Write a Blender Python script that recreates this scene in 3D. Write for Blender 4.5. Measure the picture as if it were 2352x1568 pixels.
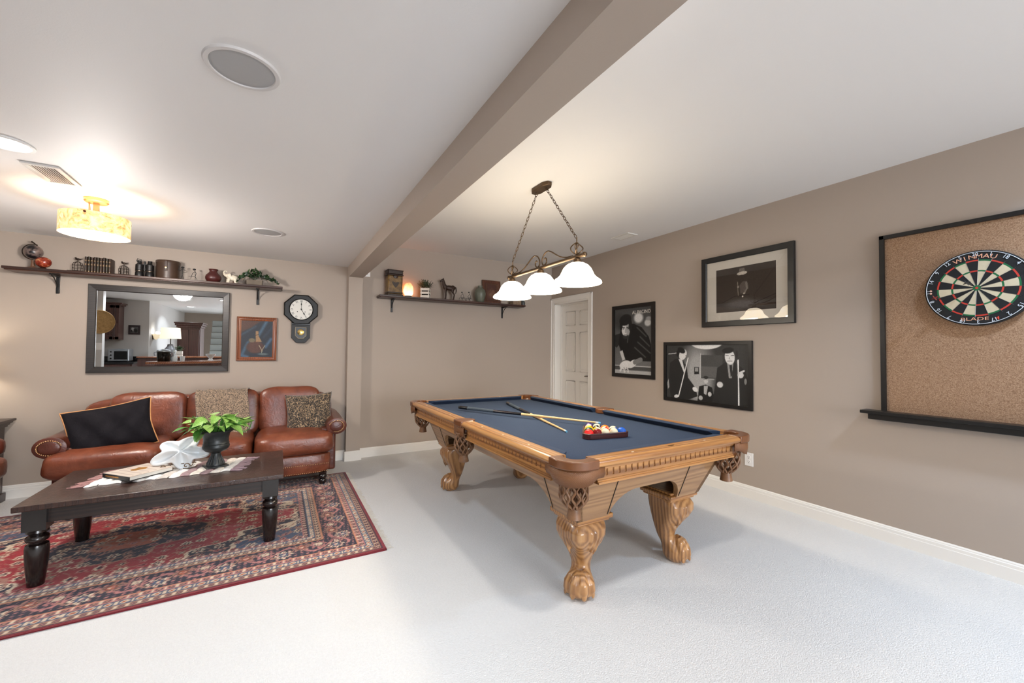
import bpy, bmesh, math, random
import numpy as np
from mathutils import Vector, Matrix, Euler
random.seed(7)
RNG = np.random.default_rng(7)
for o in list(bpy.data.objects): bpy.data.objects.remove(o, do_unlink=True)
SC = bpy.context.scene
COL = SC.collection
PI = math.pi

# ------------------------------------------------------------------ camera (solved from the room's edges)
FW, FH = 2352, 1568
FPX, YAW, PITCH, ROLL = 927.6356, 0.522529, 0.025041, 0.008947
EYE = Vector((0, 0, 1.288))
_f = Vector((math.sin(YAW)*math.cos(PITCH), math.cos(YAW)*math.cos(PITCH), math.sin(PITCH)))
_r0 = Vector((math.cos(YAW), -math.sin(YAW), 0)); _u0 = _r0.cross(_f)
CR = _r0*math.cos(ROLL) + _u0*math.sin(ROLL); CU = -_r0*math.sin(ROLL) + _u0*math.cos(ROLL); CF = _f
cam = bpy.data.cameras.new('camera'); camo = bpy.data.objects.new('camera', cam); COL.objects.link(camo)
cam.sensor_width = 36; cam.sensor_fit = 'HORIZONTAL'; cam.lens = FPX/FW*36; cam.clip_start = .05; cam.clip_end = 100
mm = Matrix.Identity(4)
for i in range(3):
    mm[i][0] = CR[i]; mm[i][1] = CU[i]; mm[i][2] = -CF[i]; mm[i][3] = EYE[i]
camo.matrix_world = mm
SC.camera = camo

# ------------------------------------------------------------------ room numbers (metres)
DB = 5.138          # back wall, y
RX = 3.666          # right wall, x
LX = -3.45          # left wall, x
ZR, ZL = 2.598, 2.278   # ceiling heights: pool side, sofa side
BX0, BX1, BZ = 0.691, 0.847, 2.149   # dropped beam
REAR = -5.6
BASE = 0.112

# ------------------------------------------------------------------ world, lights, exposure
w = bpy.data.worlds.new('world'); SC.world = w; w.use_nodes = True
w.node_tree.nodes['Background'].inputs[0].default_value = (.75, .85, 1, 1)
w.node_tree.nodes['Background'].inputs[1].default_value = .35
vs = SC.view_settings
vs.view_transform = 'Standard'; vs.look = 'None'; vs.gamma = 1; vs.use_curve_mapping = False
vs.exposure = EXPOSURE = 0.0
SC.display_settings.display_device = 'sRGB'
SC.cycles.use_denoising = True
SC.cycles.max_bounces = 8; SC.cycles.diffuse_bounces = 5; SC.cycles.glossy_bounces = 4; SC.cycles.transmission_bounces = 6
SC.cycles.sample_clamp_indirect = 6; SC.cycles.caustics_reflective = False; SC.cycles.caustics_refractive = False

def light(kind, name, loc, energy, col, size=.1, rot=(0,0,0), size_y=None, spread=None, shape='DISK'):
    l = bpy.data.lights.new(name, kind); l.energy = energy; l.color = col
    if kind == 'AREA':
        l.shape = shape; l.size = size
        if size_y: l.shape = 'RECTANGLE'; l.size_y = size_y
        if spread: l.spread = spread
    else:
        l.shadow_soft_size = size
    o = bpy.data.objects.new(name, l); COL.objects.link(o); o.location = loc; o.rotation_euler = rot
    return o
COOL, NEUT, WARM, AMBER = (.86, .93, 1), (1, .95, .9), (1, .80, .58), (1, .36, .12)
# daylight through the patio doors in the rear wall
light('AREA', 'patio_daylight', (2.1, REAR+.12, 1.25), 335, (.90, .94, 1), 2.6, (PI/2, 0, 0), 2.0)
# recessed cans, each inside its own trim ring (built further down): x, y, watts, colour
CW = (.74, .85, 1)
CANS_L = [(-1.17, 2.90, 5, CW), (-2.6, 2.9, 2, CW), (-2.6, 4.25, 2, CW), (.25, .70, 10, (.66, .82, 1)), (-.55, .85, 1, CW), (-2.5, .35, 13, (.86, .93, 1)), (-1.75, -.75, 13, (.86, .93, 1)), (-1.05, -.45, 13, (.86, .93, 1)), (-2.0, -2.9, 24, (.86, .93, 1)), (-.2, -1.7, 9, CW)]  # unseen cans beyond the left edge and just overhead are added fill
CANS_R = [(3.0, .0, 26, (.58, .76, 1)), (1.2, .60, 11, NEUT), (2.95, -2.6, 5, CW), (1.45, -2.6, 5, CW)]
AIMED, AIMED_FILL_R = (3,), (1,)     # unseen swivel cans, added and tilted to brighten the dark middle floor
for i, (x, y, e, c) in enumerate(CANS_L): light('AREA', 'can_light_low', (x, y, ZL-.014-.04*(i in AIMED)), e, c, .16 if i in AIMED else .15, (.70 if i in AIMED else 0, 0, 0), spread=1.75 if i in AIMED else 2.3)
for i, (x, y, e, c) in enumerate(CANS_R): light('AREA', 'can_light_high', (x, y, ZR-.014-.04*(i in AIMED_FILL_R)), e, c, .15, (.6 if i in AIMED_FILL_R else 0, 0, 0), spread=2.3)

# ------------------------------------------------------------------ photo pixel -> point on a known plane
def ray(x, y):
    return CF + CR*((x-FW/2)/FPX) - CU*((y-FH/2)/FPX)
def onp(x, y, ax, val):
    d = ray(x, y); return EYE + d*((val-EYE[ax])/d[ax])
def fl(x, y, z=0): return onp(x, y, 2, z)
def bw(x, y, off=0): return onp(x, y, 1, DB-off)
def rw(x, y, off=0): return onp(x, y, 0, RX-off)
def yp(x, y, Y): return onp(x, y, 1, Y)

# ------------------------------------------------------------------ mesh helpers
def srgb(c):
    if isinstance(c, str): c = tuple(int(c[i:i+2], 16)/255 for i in (0, 2, 4))
    return tuple((v/12.92 if v <= .04045 else ((v+.055)/1.055)**2.4) for v in c[:3])
class MB:
    def __init__(s): s.v = []; s.f = []; s.m = []
    def add(s, vs, fs, T=None, mi=0):
        n = len(s.v)
        if T is not None: vs = [T @ Vector(v) for v in vs]
        s.v += [tuple(v) for v in vs]; s.f += [tuple(i+n for i in f) for f in fs]; s.m += [mi]*len(fs)
        return s
    def box(s, x0, x1, y0, y1, z0, z1, T=None, mi=0):
        v = [(x0,y0,z0),(x1,y0,z0),(x1,y1,z0),(x0,y1,z0),(x0,y0,z1),(x1,y0,z1),(x1,y1,z1),(x0,y1,z1)]
        return s.add(v, [(3,2,1,0),(4,5,6,7),(0,1,5,4),(1,2,6,5),(2,3,7,6),(3,0,4,7)], T, mi)
    def prism(s, poly, a0, a1, plane='xy', T=None, mi=0):
        # extrude a 2-D outline between a0 and a1 on the remaining axis
        def P(p, a):
            return (p[0],p[1],a) if plane == 'xy' else (p[0],a,p[1]) if plane == 'xz' else (a,p[0],p[1])
        n = len(poly); v = [P(p, a0) for p in poly]+[P(p, a1) for p in poly]
        f = [tuple(range(n-1,-1,-1)), tuple(range(n,2*n))]+[(i,(i+1)%n,n+(i+1)%n,n+i) for i in range(n)]
        return s.add(v, f, T, mi)
    def lathe(s, prof, n=24, T=None, mi=0, cap=True):
        v = []; f = []
        for r, z in prof:
            for k in range(n): a = 2*PI*k/n; v.append((r*math.cos(a), r*math.sin(a), z))
        for j in range(len(prof)-1):
            for k in range(n): k2 = (k+1)%n; f.append((j*n+k, j*n+k2, (j+1)*n+k2, (j+1)*n+k))
        if cap:
            if prof[0][0] > 1e-6: f.append(tuple(range(n-1,-1,-1)))
            if prof[-1][0] > 1e-6: f.append(tuple((len(prof)-1)*n+k for k in range(n)))
        return s.add(v, f, T, mi)
    def tube(s, pts, r, n=8, closed=False, T=None, mi=0):
        pts = [Vector(p) for p in pts]; m = len(pts); R = r if hasattr(r, '__len__') else [r]*m
        v = []; f = []; up = None
        for i, p in enumerate(pts):
            if closed: t = pts[(i+1)%m]-pts[i-1]
            else: t = pts[min(i+1,m-1)]-pts[max(i-1,0)]
            t = t.normalized() if t.length > 1e-9 else Vector((0,0,1))
            if up is None: up = Vector((0,0,1)) if abs(t.z) < .9 else Vector((1,0,0))
            a = t.cross(up); a = a.normalized() if a.length > 1e-6 else t.orthogonal().normalized()
            up = a.cross(t)
            for k in range(n):
                an = 2*PI*k/n; v.append(p + (a*math.cos(an)+up*math.sin(an))*R[i])
        for i in range(m if closed else m-1):
            j = (i+1)%m
            for k in range(n): k2 = (k+1)%n; f.append((i*n+k, i*n+k2, j*n+k2, j*n+k))
        if not closed: f += [tuple(range(n-1,-1,-1)), tuple((m-1)*n+k for k in range(n))]
        return s.add(v, f, T, mi)
    def ell(s, c, r, nu=20, nv=12, e1=1, e2=1, T=None, mi=0, warp=None):
        # superellipsoid; e<1 is boxier
        r = r if hasattr(r, '__len__') else (r, r, r)
        sg = lambda q, e: math.copysign(abs(q)**e, q)
        v = []; f = []
        for j in range(nv+1):
            ph = -PI/2+PI*j/nv; cp = sg(math.cos(ph), e1); sp = sg(math.sin(ph), e1)
            for k in range(nu):
                th = 2*PI*k/nu
                p = (cp*sg(math.cos(th), e2), cp*sg(math.sin(th), e2), sp)
                if warp: p = warp(*p)
                v.append((c[0]+r[0]*p[0], c[1]+r[1]*p[1], c[2]+r[2]*p[2]))
        for j in range(nv):
            for k in range(nu): k2 = (k+1)%nu; f.append((j*nu+k, j*nu+k2, (j+1)*nu+k2, (j+1)*nu+k))
        return s.add(v, f, T, mi)
    def grid(s, fn, nu, nv, mi=0, T=None):
        v = [fn(i/nu, j/nv) for j in range(nv+1) for i in range(nu+1)]
        f = [(j*(nu+1)+i, j*(nu+1)+i+1, (j+1)*(nu+1)+i+1, (j+1)*(nu+1)+i) for j in range(nv) for i in range(nu)]
        return s.add(v, f, T, mi)
    def mesh(s, name, mats, smooth=35):
        me = bpy.data.meshes.new(name); me.from_pydata(s.v, [], s.f)
        for m in (mats if isinstance(mats, (list, tuple)) else [mats]): me.materials.append(m)
        if any(s.m): me.polygons.foreach_set('material_index', s.m)
        if smooth:
            me.shade_smooth()
            if smooth < 180: me.set_sharp_from_angle(angle=math.radians(smooth))
        me.validate(); me.update()
        return me
    def build(s, name, mats, parent=None, smooth=35, bevel=0, seg=2, weld=True, loc=None, solid=0, sub=0, remesh=0):
        me = s.mesh(name, mats, smooth)
        bm = bmesh.new(); bm.from_mesh(me)
        if weld: bmesh.ops.remove_doubles(bm, verts=bm.verts, dist=1e-5)
        bmesh.ops.recalc_face_normals(bm, faces=bm.faces); bm.to_mesh(me); bm.free()
        if smooth:
            me.shade_smooth()
            if smooth < 180: me.set_sharp_from_angle(angle=math.radians(smooth))
        o = bpy.data.objects.new(name, me); COL.objects.link(o)
        if parent is not None: o.parent = parent
        if loc is not None: o.location = loc
        if remesh:
            md = o.modifiers.new('r', 'REMESH'); md.mode = 'VOXEL'; md.voxel_size = remesh; md.use_smooth_shade = True
            md = o.modifiers.new('s', 'SMOOTH'); md.iterations = 4; md.factor = .5
        if solid: md = o.modifiers.new('t', 'SOLIDIFY'); md.thickness = solid; md.offset = 0
        if bevel:
            md = o.modifiers.new('b', 'BEVEL'); md.width = bevel; md.segments = seg; md.limit_method = 'ANGLE'; md.angle_limit = math.radians(40); md.harden_normals = False
        if sub: md = o.modifiers.new('u', 'SUBSURF'); md.levels = sub; md.render_levels = sub
        return o
def tag(o, label, cat, group=None, kind=None):
    o['label'] = label; o['category'] = cat
    if group: o['group'] = group
    if kind: o['kind'] = kind
    return o
def thing(name, label, cat, loc=(0,0,0), rz=0, group=None, kind=None, rx=0):
    o = bpy.data.objects.new(name, None); COL.objects.link(o); o.location = loc; o.rotation_euler = (rx, 0, rz); o.empty_display_size = .05
    return tag(o, label, cat, group, kind)
def inst(o, name, parent, loc=(0,0,0), rot=(0,0,0), scale=(1,1,1), mat=None):
    c = o.copy(); c.name = name; COL.objects.link(c); c.parent = parent; c.location = loc; c.rotation_euler = rot; c.scale = scale
    return c
def obj_of(me, name, parent, loc=(0,0,0), rot=(0,0,0), scale=(1,1,1)):
    o = bpy.data.objects.new(name, me); COL.objects.link(o); o.parent = parent; o.location = loc; o.rotation_euler = rot; o.scale = scale
    return o
def copy_tree(o, parent=None):
    c = o.copy(); COL.objects.link(c); c.parent = parent
    for ch in list(o.children): copy_tree(ch, c)
    return c
_txt = {}
def text_geo(body, size=1, extrude=0, align='CENTER', sx=1):
    cu = bpy.data.curves.new('txt', 'FONT'); cu.body = body; cu.size = size; cu.align_x = align; cu.align_y = 'CENTER'; cu.extrude = extrude; cu.resolution_u = 3
    o = bpy.data.objects.new('txt', cu); COL.objects.link(o); bpy.context.view_layer.update()
    me = bpy.data.meshes.new_from_object(o.evaluated_get(bpy.context.evaluated_depsgraph_get()))
    v = [(q.co.x*sx, q.co.y, q.co.z) for q in me.vertices]; f = [tuple(q.vertices) for q in me.polygons]
    bpy.data.objects.remove(o, do_unlink=True); bpy.data.curves.remove(cu); bpy.data.meshes.remove(me)
    return v, f
UPR = Matrix.Rotation(PI/2, 4, 'X')     # xy drawing -> upright xz, facing -y
def T3(x, y, z): return Matrix.Translation((x, y, z))
def RX_(a): return Matrix.Rotation(a, 4, 'X')
def RY_(a): return Matrix.Rotation(a, 4, 'Y')
def RZ_(a): return Matrix.Rotation(a, 4, 'Z')

# ------------------------------------------------------------------ materials
def newmat(name):
    m = bpy.data.materials.new(name); m.use_nodes = True; nt = m.node_tree
    return m, nt, nt.nodes['Principled BSDF']
def nd(nt, t, **kw):
    n = nt.nodes.new(t)
    for k, v in kw.items(): setattr(n, k, v)
    return n
def ramp(nt, stops, interp='LINEAR'):
    r = nd(nt, 'ShaderNodeValToRGB'); r.color_ramp.interpolation = interp
    e = r.color_ramp.elements
    while len(e) < len(stops): e.new(.5)
    for i, (p, c) in enumerate(stops): e[i].position = p; e[i].color = (*srgb(c), 1) if len(c) != 4 else c
    return r
def coords(nt, scale=(1,1,1), rot=(0,0,0), kind='Object'):
    tc = nd(nt, 'ShaderNodeTexCoord'); mp = nd(nt, 'ShaderNodeMapping'); mp.inputs['Scale'].default_value = scale; mp.inputs['Rotation'].default_value = rot
    nt.links.new(tc.outputs[kind], mp.inputs['Vector']); return mp.outputs[0]
def noise(nt, vec, scale, detail=4, rough=.6, dist=0):
    n = nd(nt, 'ShaderNodeTexNoise'); n.inputs['Scale'].default_value = scale; n.inputs['Detail'].default_value = detail
    n.inputs['Roughness'].default_value = rough; n.inputs['Distortion'].default_value = dist
    nt.links.new(vec, n.inputs['Vector']); return n.outputs['Fac']
def bump(nt, b, fac, strength, dist=.01):
    n = nd(nt, 'ShaderNodeBump'); n.inputs['Strength'].default_value = strength; n.inputs['Distance'].default_value = dist
    nt.links.new(fac, n.inputs['Height']); nt.links.new(n.outputs[0], b.inputs['Normal'])
def mat(name, col, rough=.5, metal=0, var=0, vs=8, bmp=0, bs=60, coat=0, emit=None, es=0, spec=.5, sheen=0, trans=0, alpha=1, dist=.004):
    m, nt, b = newmat(name)
    c = srgb(col)
    b.inputs['Base Color'].default_value = (*c, 1); b.inputs['Roughness'].default_value = rough; b.inputs['Metallic'].default_value = metal
    b.inputs['Coat Weight'].default_value = coat; b.inputs['Coat Roughness'].default_value = .12; b.inputs['Specular IOR Level'].default_value = spec
    b.inputs['Sheen Weight'].default_value = sheen; b.inputs['Transmission Weight'].default_value = trans; b.inputs['Alpha'].default_value = alpha
    if emit: b.inputs['Emission Color'].default_value = (*srgb(emit), 1); b.inputs['Emission Strength'].default_value = es
    if var or bmp: vec = coords(nt)
    if var:
        f = noise(nt, vec, vs)
        lo = tuple(v*(1-var) for v in c); hi = tuple(min(1, v*(1+var)) for v in c)
        r = ramp(nt, [(.3, (*lo, 1)), (.7, (*hi, 1))]); nt.links.new(f, r.inputs[0]); nt.links.new(r.outputs[0], b.inputs['Base Color'])
    if bmp: bump(nt, b, noise(nt, vec, bs, 3), bmp, dist)
    return m
def wood(name, cols, axis='x', scale=10, rough=.4, coat=0, bmp=.15, stretch=.06, fig=1.0):
    # stretched noise grain plus a flowing cathedral figure
    m, nt, b = newmat(name)
    s = [1, 1, 1]; s['xyz'.index(axis)] = stretch
    vec = coords(nt, tuple(v*scale for v in s))
    f1 = noise(nt, vec, 1.2, 5, .6, .6*fig); f2 = noise(nt, vec, 14, 3, .7)
    wv = nd(nt, 'ShaderNodeTexWave'); wv.wave_type = 'RINGS'; wv.rings_direction = axis.upper(); wv.inputs['Scale'].default_value = 1.6; wv.inputs['Distortion'].default_value = 9*fig; wv.inputs['Detail'].default_value = 2.5; wv.inputs['Detail Scale'].default_value = .55; wv.wave_profile = 'SIN'
    nt.links.new(vec, wv.inputs['Vector'])
    mx = nd(nt, 'ShaderNodeMix'); mx.inputs[0].default_value = .33; nt.links.new(f1, mx.inputs[2]); nt.links.new(wv.outputs['Fac'], mx.inputs[3])
    mx2 = nd(nt, 'ShaderNodeMix'); mx2.inputs[0].default_value = .25; nt.links.new(mx.outputs[0], mx2.inputs[2]); nt.links.new(f2, mx2.inputs[3])
    n = len(cols); r = ramp(nt, [(.28+.46*i/(n-1), c) for i, c in enumerate(cols)]); nt.links.new(mx2.outputs[0], r.inputs[0])
    nt.links.new(r.outputs[0], b.inputs['Base Color']); b.inputs['Roughness'].default_value = rough; b.inputs['Coat Weight'].default_value = coat; b.inputs['Coat Roughness'].default_value = .15
    if bmp: bump(nt, b, mx2.outputs[0], bmp, .003)
    return m
def attr_mat(name, rough=.5, spec=.5, bmp=0, bs=300, sheen=0):
    m, nt, b = newmat(name)
    a = nd(nt, 'ShaderNodeAttribute', attribute_name='Col'); nt.links.new(a.outputs['Color'], b.inputs['Base Color'])
    b.inputs['Roughness'].default_value = rough; b.inputs['Specular IOR Level'].default_value = spec; b.inputs['Sheen Weight'].default_value = sheen
    if bmp: bump(nt, b, noise(nt, coords(nt), bs, 2), bmp, .004)
    return m
def set_col(me, rgb):
    a = me.color_attributes.new('Col', 'FLOAT_COLOR', 'POINT')
    c = np.ones((len(me.vertices), 4), np.float32); c[:, :3] = rgb; a.data.foreach_set('color', c.ravel())
def lin(a):
    a = np.asarray(a, float); return np.where(a <= .04045, a/12.92, ((a+.055)/1.055)**2.4)
# ================================================================== SETTING
def wallmat(name, col):
    m, nt, b = newmat(name); vec = coords(nt)
    b.inputs['Base Color'].default_value = (*srgb(col), 1); b.inputs['Roughness'].default_value = .62; b.inputs['Specular IOR Level'].default_value = .3
    bump(nt, b, noise(nt, vec, 180, 2), .12, .002); return m
M_WALL = wallmat('taupe_paint', (.655, .605, .56))
M_CEIL = wallmat('ceiling_paint', (.875, .87, .865))
M_TRIM = mat('white_trim', (.90, .885, .86), .35)
M_GREY = wallmat('pale_grey_paint', (.74, .73, .72))
def carpet():
    m, nt, b = newmat('loop_carpet'); vec = coords(nt)
    v = nd(nt, 'ShaderNodeTexVoronoi'); v.inputs['Scale'].default_value = 190; nt.links.new(vec, v.inputs['Vector'])
    n2 = noise(nt, vec, 1.3, 3); n3 = noise(nt, vec, 90, 2)
    r = ramp(nt, [(.0, (.81, .80, .785)), (1, (.87, .865, .855))]); nt.links.new(n3, r.inputs[0])
    mx = nd(nt, 'ShaderNodeMix', data_type='RGBA', blend_type='MULTIPLY'); mx.inputs[0].default_value = .1
    nt.links.new(r.outputs[0], mx.inputs[6]); nt.links.new(n2, mx.inputs[7]); nt.links.new(mx.outputs[2], b.inputs['Base Color'])
    b.inputs['Roughness'].default_value = .95; b.inputs['Specular IOR Level'].default_value = .1; b.inputs['Sheen Weight'].default_value = .15
    mth = nd(nt, 'ShaderNodeMath', operation='SUBTRACT'); mth.inputs[0].default_value = 1; nt.links.new(v.outputs['Distance'], mth.inputs[1])
    bump(nt, b, mth.outputs[0], .35, .006); return m
M_CARPET = carpet()
def structure(mb, name, m, label, cat, **kw):
    return tag(mb.build(name, m, **kw), label, cat, kind='structure')
TH = .14
structure(MB().box(LX-TH, RX+.6, REAR-TH, DB+TH, -.1, 0), 'floor', M_CARPET, 'pale off-white looped carpet covering the whole floor', 'floor', smooth=0)
structure(MB().box(LX-TH, BX0+.02, REAR-TH, DB+TH, ZL, ZL+.12), 'ceiling', M_CEIL, 'lower white ceiling above the leather sofa', 'ceiling', smooth=0)
structure(MB().box(BX1-.02, RX+TH, REAR-TH, DB+TH, ZR, ZR+.12), 'ceiling', M_CEIL, 'higher white ceiling above the pool table', 'ceiling', smooth=0)
structure(MB().box(BX0, BX1, REAR, DB, BZ, ZR+.05), 'ceiling_beam', M_WALL, 'long taupe painted beam dividing the two ceilings', 'beam', smooth=0)
structure(MB().box(LX-TH, RX+TH, DB, DB+TH, 0, ZR+.1), 'wall_back', M_WALL, 'taupe back wall behind the sofa and shelves', 'wall', smooth=0)
structure(MB().box(LX-TH, LX, REAR-TH, DB+TH, 0, ZL+.1), 'wall_left', M_WALL, 'taupe side wall beyond the sofa', 'wall', smooth=0)
# column under the beam
CD = .095
structure(MB().box(BX0, BX1, DB-CD, DB+.02, 0, BZ), 'wall_column', M_WALL, 'narrow taupe column under the beam between the two shelves', 'column', smooth=0)
# right wall with the door opening
DY0, DY1, DZ = 4.262, 5.062, 2.03
mb = MB(); mb.box(RX, RX+TH, REAR-TH, DY0, 0, ZR+.1); mb.box(RX, RX+TH, DY0, DY1, DZ, ZR+.1); mb.box(RX, RX+TH, DY1, DB+TH, 0, ZR+.1)
structure(mb, 'wall_right', M_WALL, 'taupe wall carrying the framed pictures and the dartboard', 'wall', smooth=0)
# rear wall with the patio opening
PX0, PX1, PZ0, PZ1 = .8, 3.4, .06, 2.15
mb = MB(); mb.box(LX-TH, PX0, REAR-TH, REAR, 0, ZR+.1); mb.box(PX1, RX+TH, REAR-TH, REAR, 0, ZR+.1); mb.box(PX0, PX1, REAR-TH, REAR, PZ1, ZR+.1); mb.box(PX0, PX1, REAR-TH, REAR, 0, PZ0)
structure(mb, 'wall_rear', M_WALL, 'taupe wall with the patio doors behind the viewer', 'wall', smooth=0)
t = thing('window_1', 'white framed patio doors letting in daylight behind the viewer', 'window', (0, REAR, 0), kind='structure')
mb = MB()
for x in (PX0+.03, (PX0+PX1)/2, PX1-.03): mb.box(x-.035, x+.035, -.1, -.02, PZ0, PZ1)
mb.box(PX0, PX1, -.1, -.02, PZ0, PZ0+.07); mb.box(PX0, PX1, -.1, -.02, PZ1-.07, PZ1)
mb.build('window_frame', M_TRIM, t, smooth=0)
# baseboards: moulded profile swept along each run
BPROF = [(0, 0), (.015, 0), (.015, BASE*.66), (.0125, BASE*.68), (.0125, BASE*.84), (.009, BASE*.88), (.009, BASE*.93), (.004, BASE), (0, BASE)]
def baseboard(name, runs, label):
    mb = MB()
    for (x0, y0), (x1, y1), (nx, ny) in runs:
        n = len(BPROF); v = []
        for (x, y) in ((x0, y0), (x1, y1)):
            for a, z in BPROF: v.append((x+nx*a, y+ny*a, z))
        f = [(i, (i+1)%n, n+(i+1)%n, n+i) for i in range(n)]+[tuple(range(n)), tuple(range(2*n-1, n-1, -1))]
        mb.add(v, f)
    return structure(mb, name, M_TRIM, label, 'baseboard', smooth=25, weld=False)
baseboard('baseboard_back', [((LX, DB), (BX0, DB), (0, -1)), ((BX1, DB), (RX, DB), (0, -1)), ], 'white moulded baseboard along the back wall')
baseboard('baseboard_column', [((BX0-.015, DB-CD), (BX1+.015, DB-CD), (0, -1)), ((BX0, DB), (BX0, DB-CD), (-1, 0)), ((BX1, DB), (BX1, DB-CD), (1, 0))], 'white moulded baseboard wrapping the narrow column')
baseboard('baseboard_right', [((RX, REAR), (RX, DY0-.085), (-1, 0))], 'white moulded baseboard below the framed pictures')
baseboard('baseboard_left', [((LX, .62), (LX, DB), (1, 0))], 'white moulded baseboard along the side wall beyond the sofa')
# door in the right wall, next to the back corner
d = thing('door_1', 'white six-panel door in white casing at the room corner', 'door', (RX, 0, 0), kind='structure')
mb = MB()
def casing_run(mb, pts):   # simple stepped casing boards on the wall face
    for (y0, y1, z0, z1) in pts:
        mb.box(-.012, 0, y0, y1, z0, z1)
CWD = .078
casing_run(mb, [(DY0-CWD, DY0, 0, DZ+CWD), (DY1, DB-.001, 0, DZ+CWD), (DY0, DY1, DZ, DZ+CWD)])
for (y0, y1, z0, z1) in [(DY0-CWD, DY0-CWD+.022, 0, DZ+CWD), (DY1+.05, DB-.001, 0, DZ+CWD), (DY0-CWD, DB-.001, DZ+CWD-.022, DZ+CWD)]:
    mb.box(-.02, -.012, y0, y1, z0, z1)
mb.build('casing', M_TRIM, d, smooth=0, bevel=.003)
mb = MB(); mb.box(0, TH+.03, DY0, DY0+.018, 0, DZ); mb.box(0, TH+.03, DY1-.018, DY1, 0, DZ); mb.box(0, TH+.03, DY0, DY1, DZ-.018, DZ)
mb.box(TH-.03, TH-.005, DY0, DY0+.03, 0, DZ); mb.box(TH-.03, TH-.005, DY1-.03, DY1, 0, DZ); mb.box(TH-.03, TH-.005, DY0, DY1, DZ-.03, DZ)
mb.build('jamb', M_TRIM, d, smooth=0)
DS = TH-.005
mb = MB(); mb.box(DS, DS+.04, DY0+.02, DY1-.02, .01, DZ-.02)
mb.build('door_slab', M_TRIM, d, smooth=0)
wd = DY1-DY0-.04; st = .11; pw = (wd-3*st)/2
for (z0, z1) in ((.22, .86), (1.0, 1.58), (1.69, 1.90)):
    for k in range(2):
        y0 = DY0+.02+st+k*(pw+st)
        mb = MB()
        mb.box(DS-.007, DS, y0, y0+.016, z0, z1); mb.box(DS-.007, DS, y0+pw-.016, y0+pw, z0, z1); mb.box(DS-.007, DS, y0, y0+pw, z0, z0+.016); mb.box(DS-.007, DS, y0, y0+pw, z1-.016, z1)
        mb.box(DS-.005, DS, y0+.035, y0+pw-.035, z0+.035, z1-.035)
        mb.build('door_panel', M_TRIM, d, smooth=0, bevel=.004)
M_NICKEL = mat('satin_nickel', (.42, .38, .34), .3, 1)
mb = MB(); mb.lathe([(.0, 0), (.028, 0), (.028, .008), (.012, .012), (.012, .05), (0, .05)], 16, T3(DS, DY0+.085, .95) @ RY_(-PI/2)); mb.tube([(DS-.045, DY0+.085, .95), (DS-.047, DY0+.13, .953), (DS-.045, DY0+.19, .948)], .008, 8)
mb.build('door_handle', M_NICKEL, d)

# small white wall plate partly hidden by the beam
M_PLATE = mat('white_plastic', (.9, .89, .88), .35)
M_DARK = mat('dark_slot', (.06, .06, .06), .6)
q = bw(850, 636)
t = thing('wall_plate', 'small white wall plate showing below the beam beside the column', 'wall plate', (q.x-.045, DB, q.z+.058))
MB().box(-.036, .045, -.007, 0, -.058, .058).build('cover', M_PLATE, t, smooth=0, bevel=.002)
MB().lathe([(0, 0), (.004, 0), (.004, .001), (0, .001)], 10, T3(.01, -.007, -.03) @ RX_(PI/2)).build('screw', M_DARK, t)
# duplex outlet
a, b2 = rw(1711, 1037), rw(1731, 1072)
t = thing('wall_outlet', 'white duplex outlet low on the wall beside the pool table', 'outlet', (RX, (a.y+b2.y)/2, (a.z+b2.z)/2), -PI/2)
MB().box(-.037, .037, -.006, 0, -.059, .059).build('cover', M_PLATE, t, smooth=0, bevel=.002)
for z in (.02, -.02):
    MB().lathe([(0, 0), (.0165, 0), (.0165, .002), (0, .002)], 20, T3(0, -.006, z) @ RX_(PI/2)).build('socket', M_PLATE, t)
    mb = MB(); mb.box(-.0075, -.0055, -.009, -.0078, z-.002, z+.007); mb.box(.0055, .0075, -.009, -.0078, z-.001, z+.006); mb.lathe([(0, 0), (.003, 0), (.003, .001), (0, .001)], 10, T3(0, -.008, z-.009) @ RX_(PI/2)); mb.build('slots', M_DARK, t, smooth=0)

# ------------------------------------------------------------------ ceiling fittings
M_LED = mat('led_disc', (1, 1, 1), .5, emit=(.96, .98, 1), es=14)
M_WHITE = mat('white_enamel', (.88, .88, .87), .35)
def can(x, y, z, label, group, aim=0):
    t = thing('recessed_light', label, 'recessed light', (x, y, z), group=group)
    MB().lathe([(.078, -.002), (.078, -.001), (.1, 0), (.1, -.007), (.088, -.009), (.078, -.002)], 32, cap=False).build('trim_ring', M_WHITE, t)
    if aim: MB().lathe([(.084, .03), (.084, -.02), (.078, -.024), (.076, .0)], 32, T3(0, 0, -.018) @ RX_(aim), cap=False).build('swivel_rim', M_WHITE, t)
    MB().lathe([(0, -.003), (.078, -.003), (.078, -.001), (0, -.001)], 32, T3(0, 0, -.022 if aim else 0) @ RX_(aim)).build('diffuser', M_LED, t)
LB = ['bright round recessed light in the low ceiling beside the vent']+['round recessed ceiling light outside the picture']*20
for i, (x, y, _e, _c) in enumerate(CANS_L): can(x, y, ZL, LB[i], None if i == 0 else 'recessed lights outside the picture', .70 if i in AIMED else 0)
for i, (x, y, _e, _c) in enumerate(CANS_R): can(x, y, ZR, LB[1], 'recessed lights outside the picture', .6 if i in AIMED_FILL_R else 0)
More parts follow.
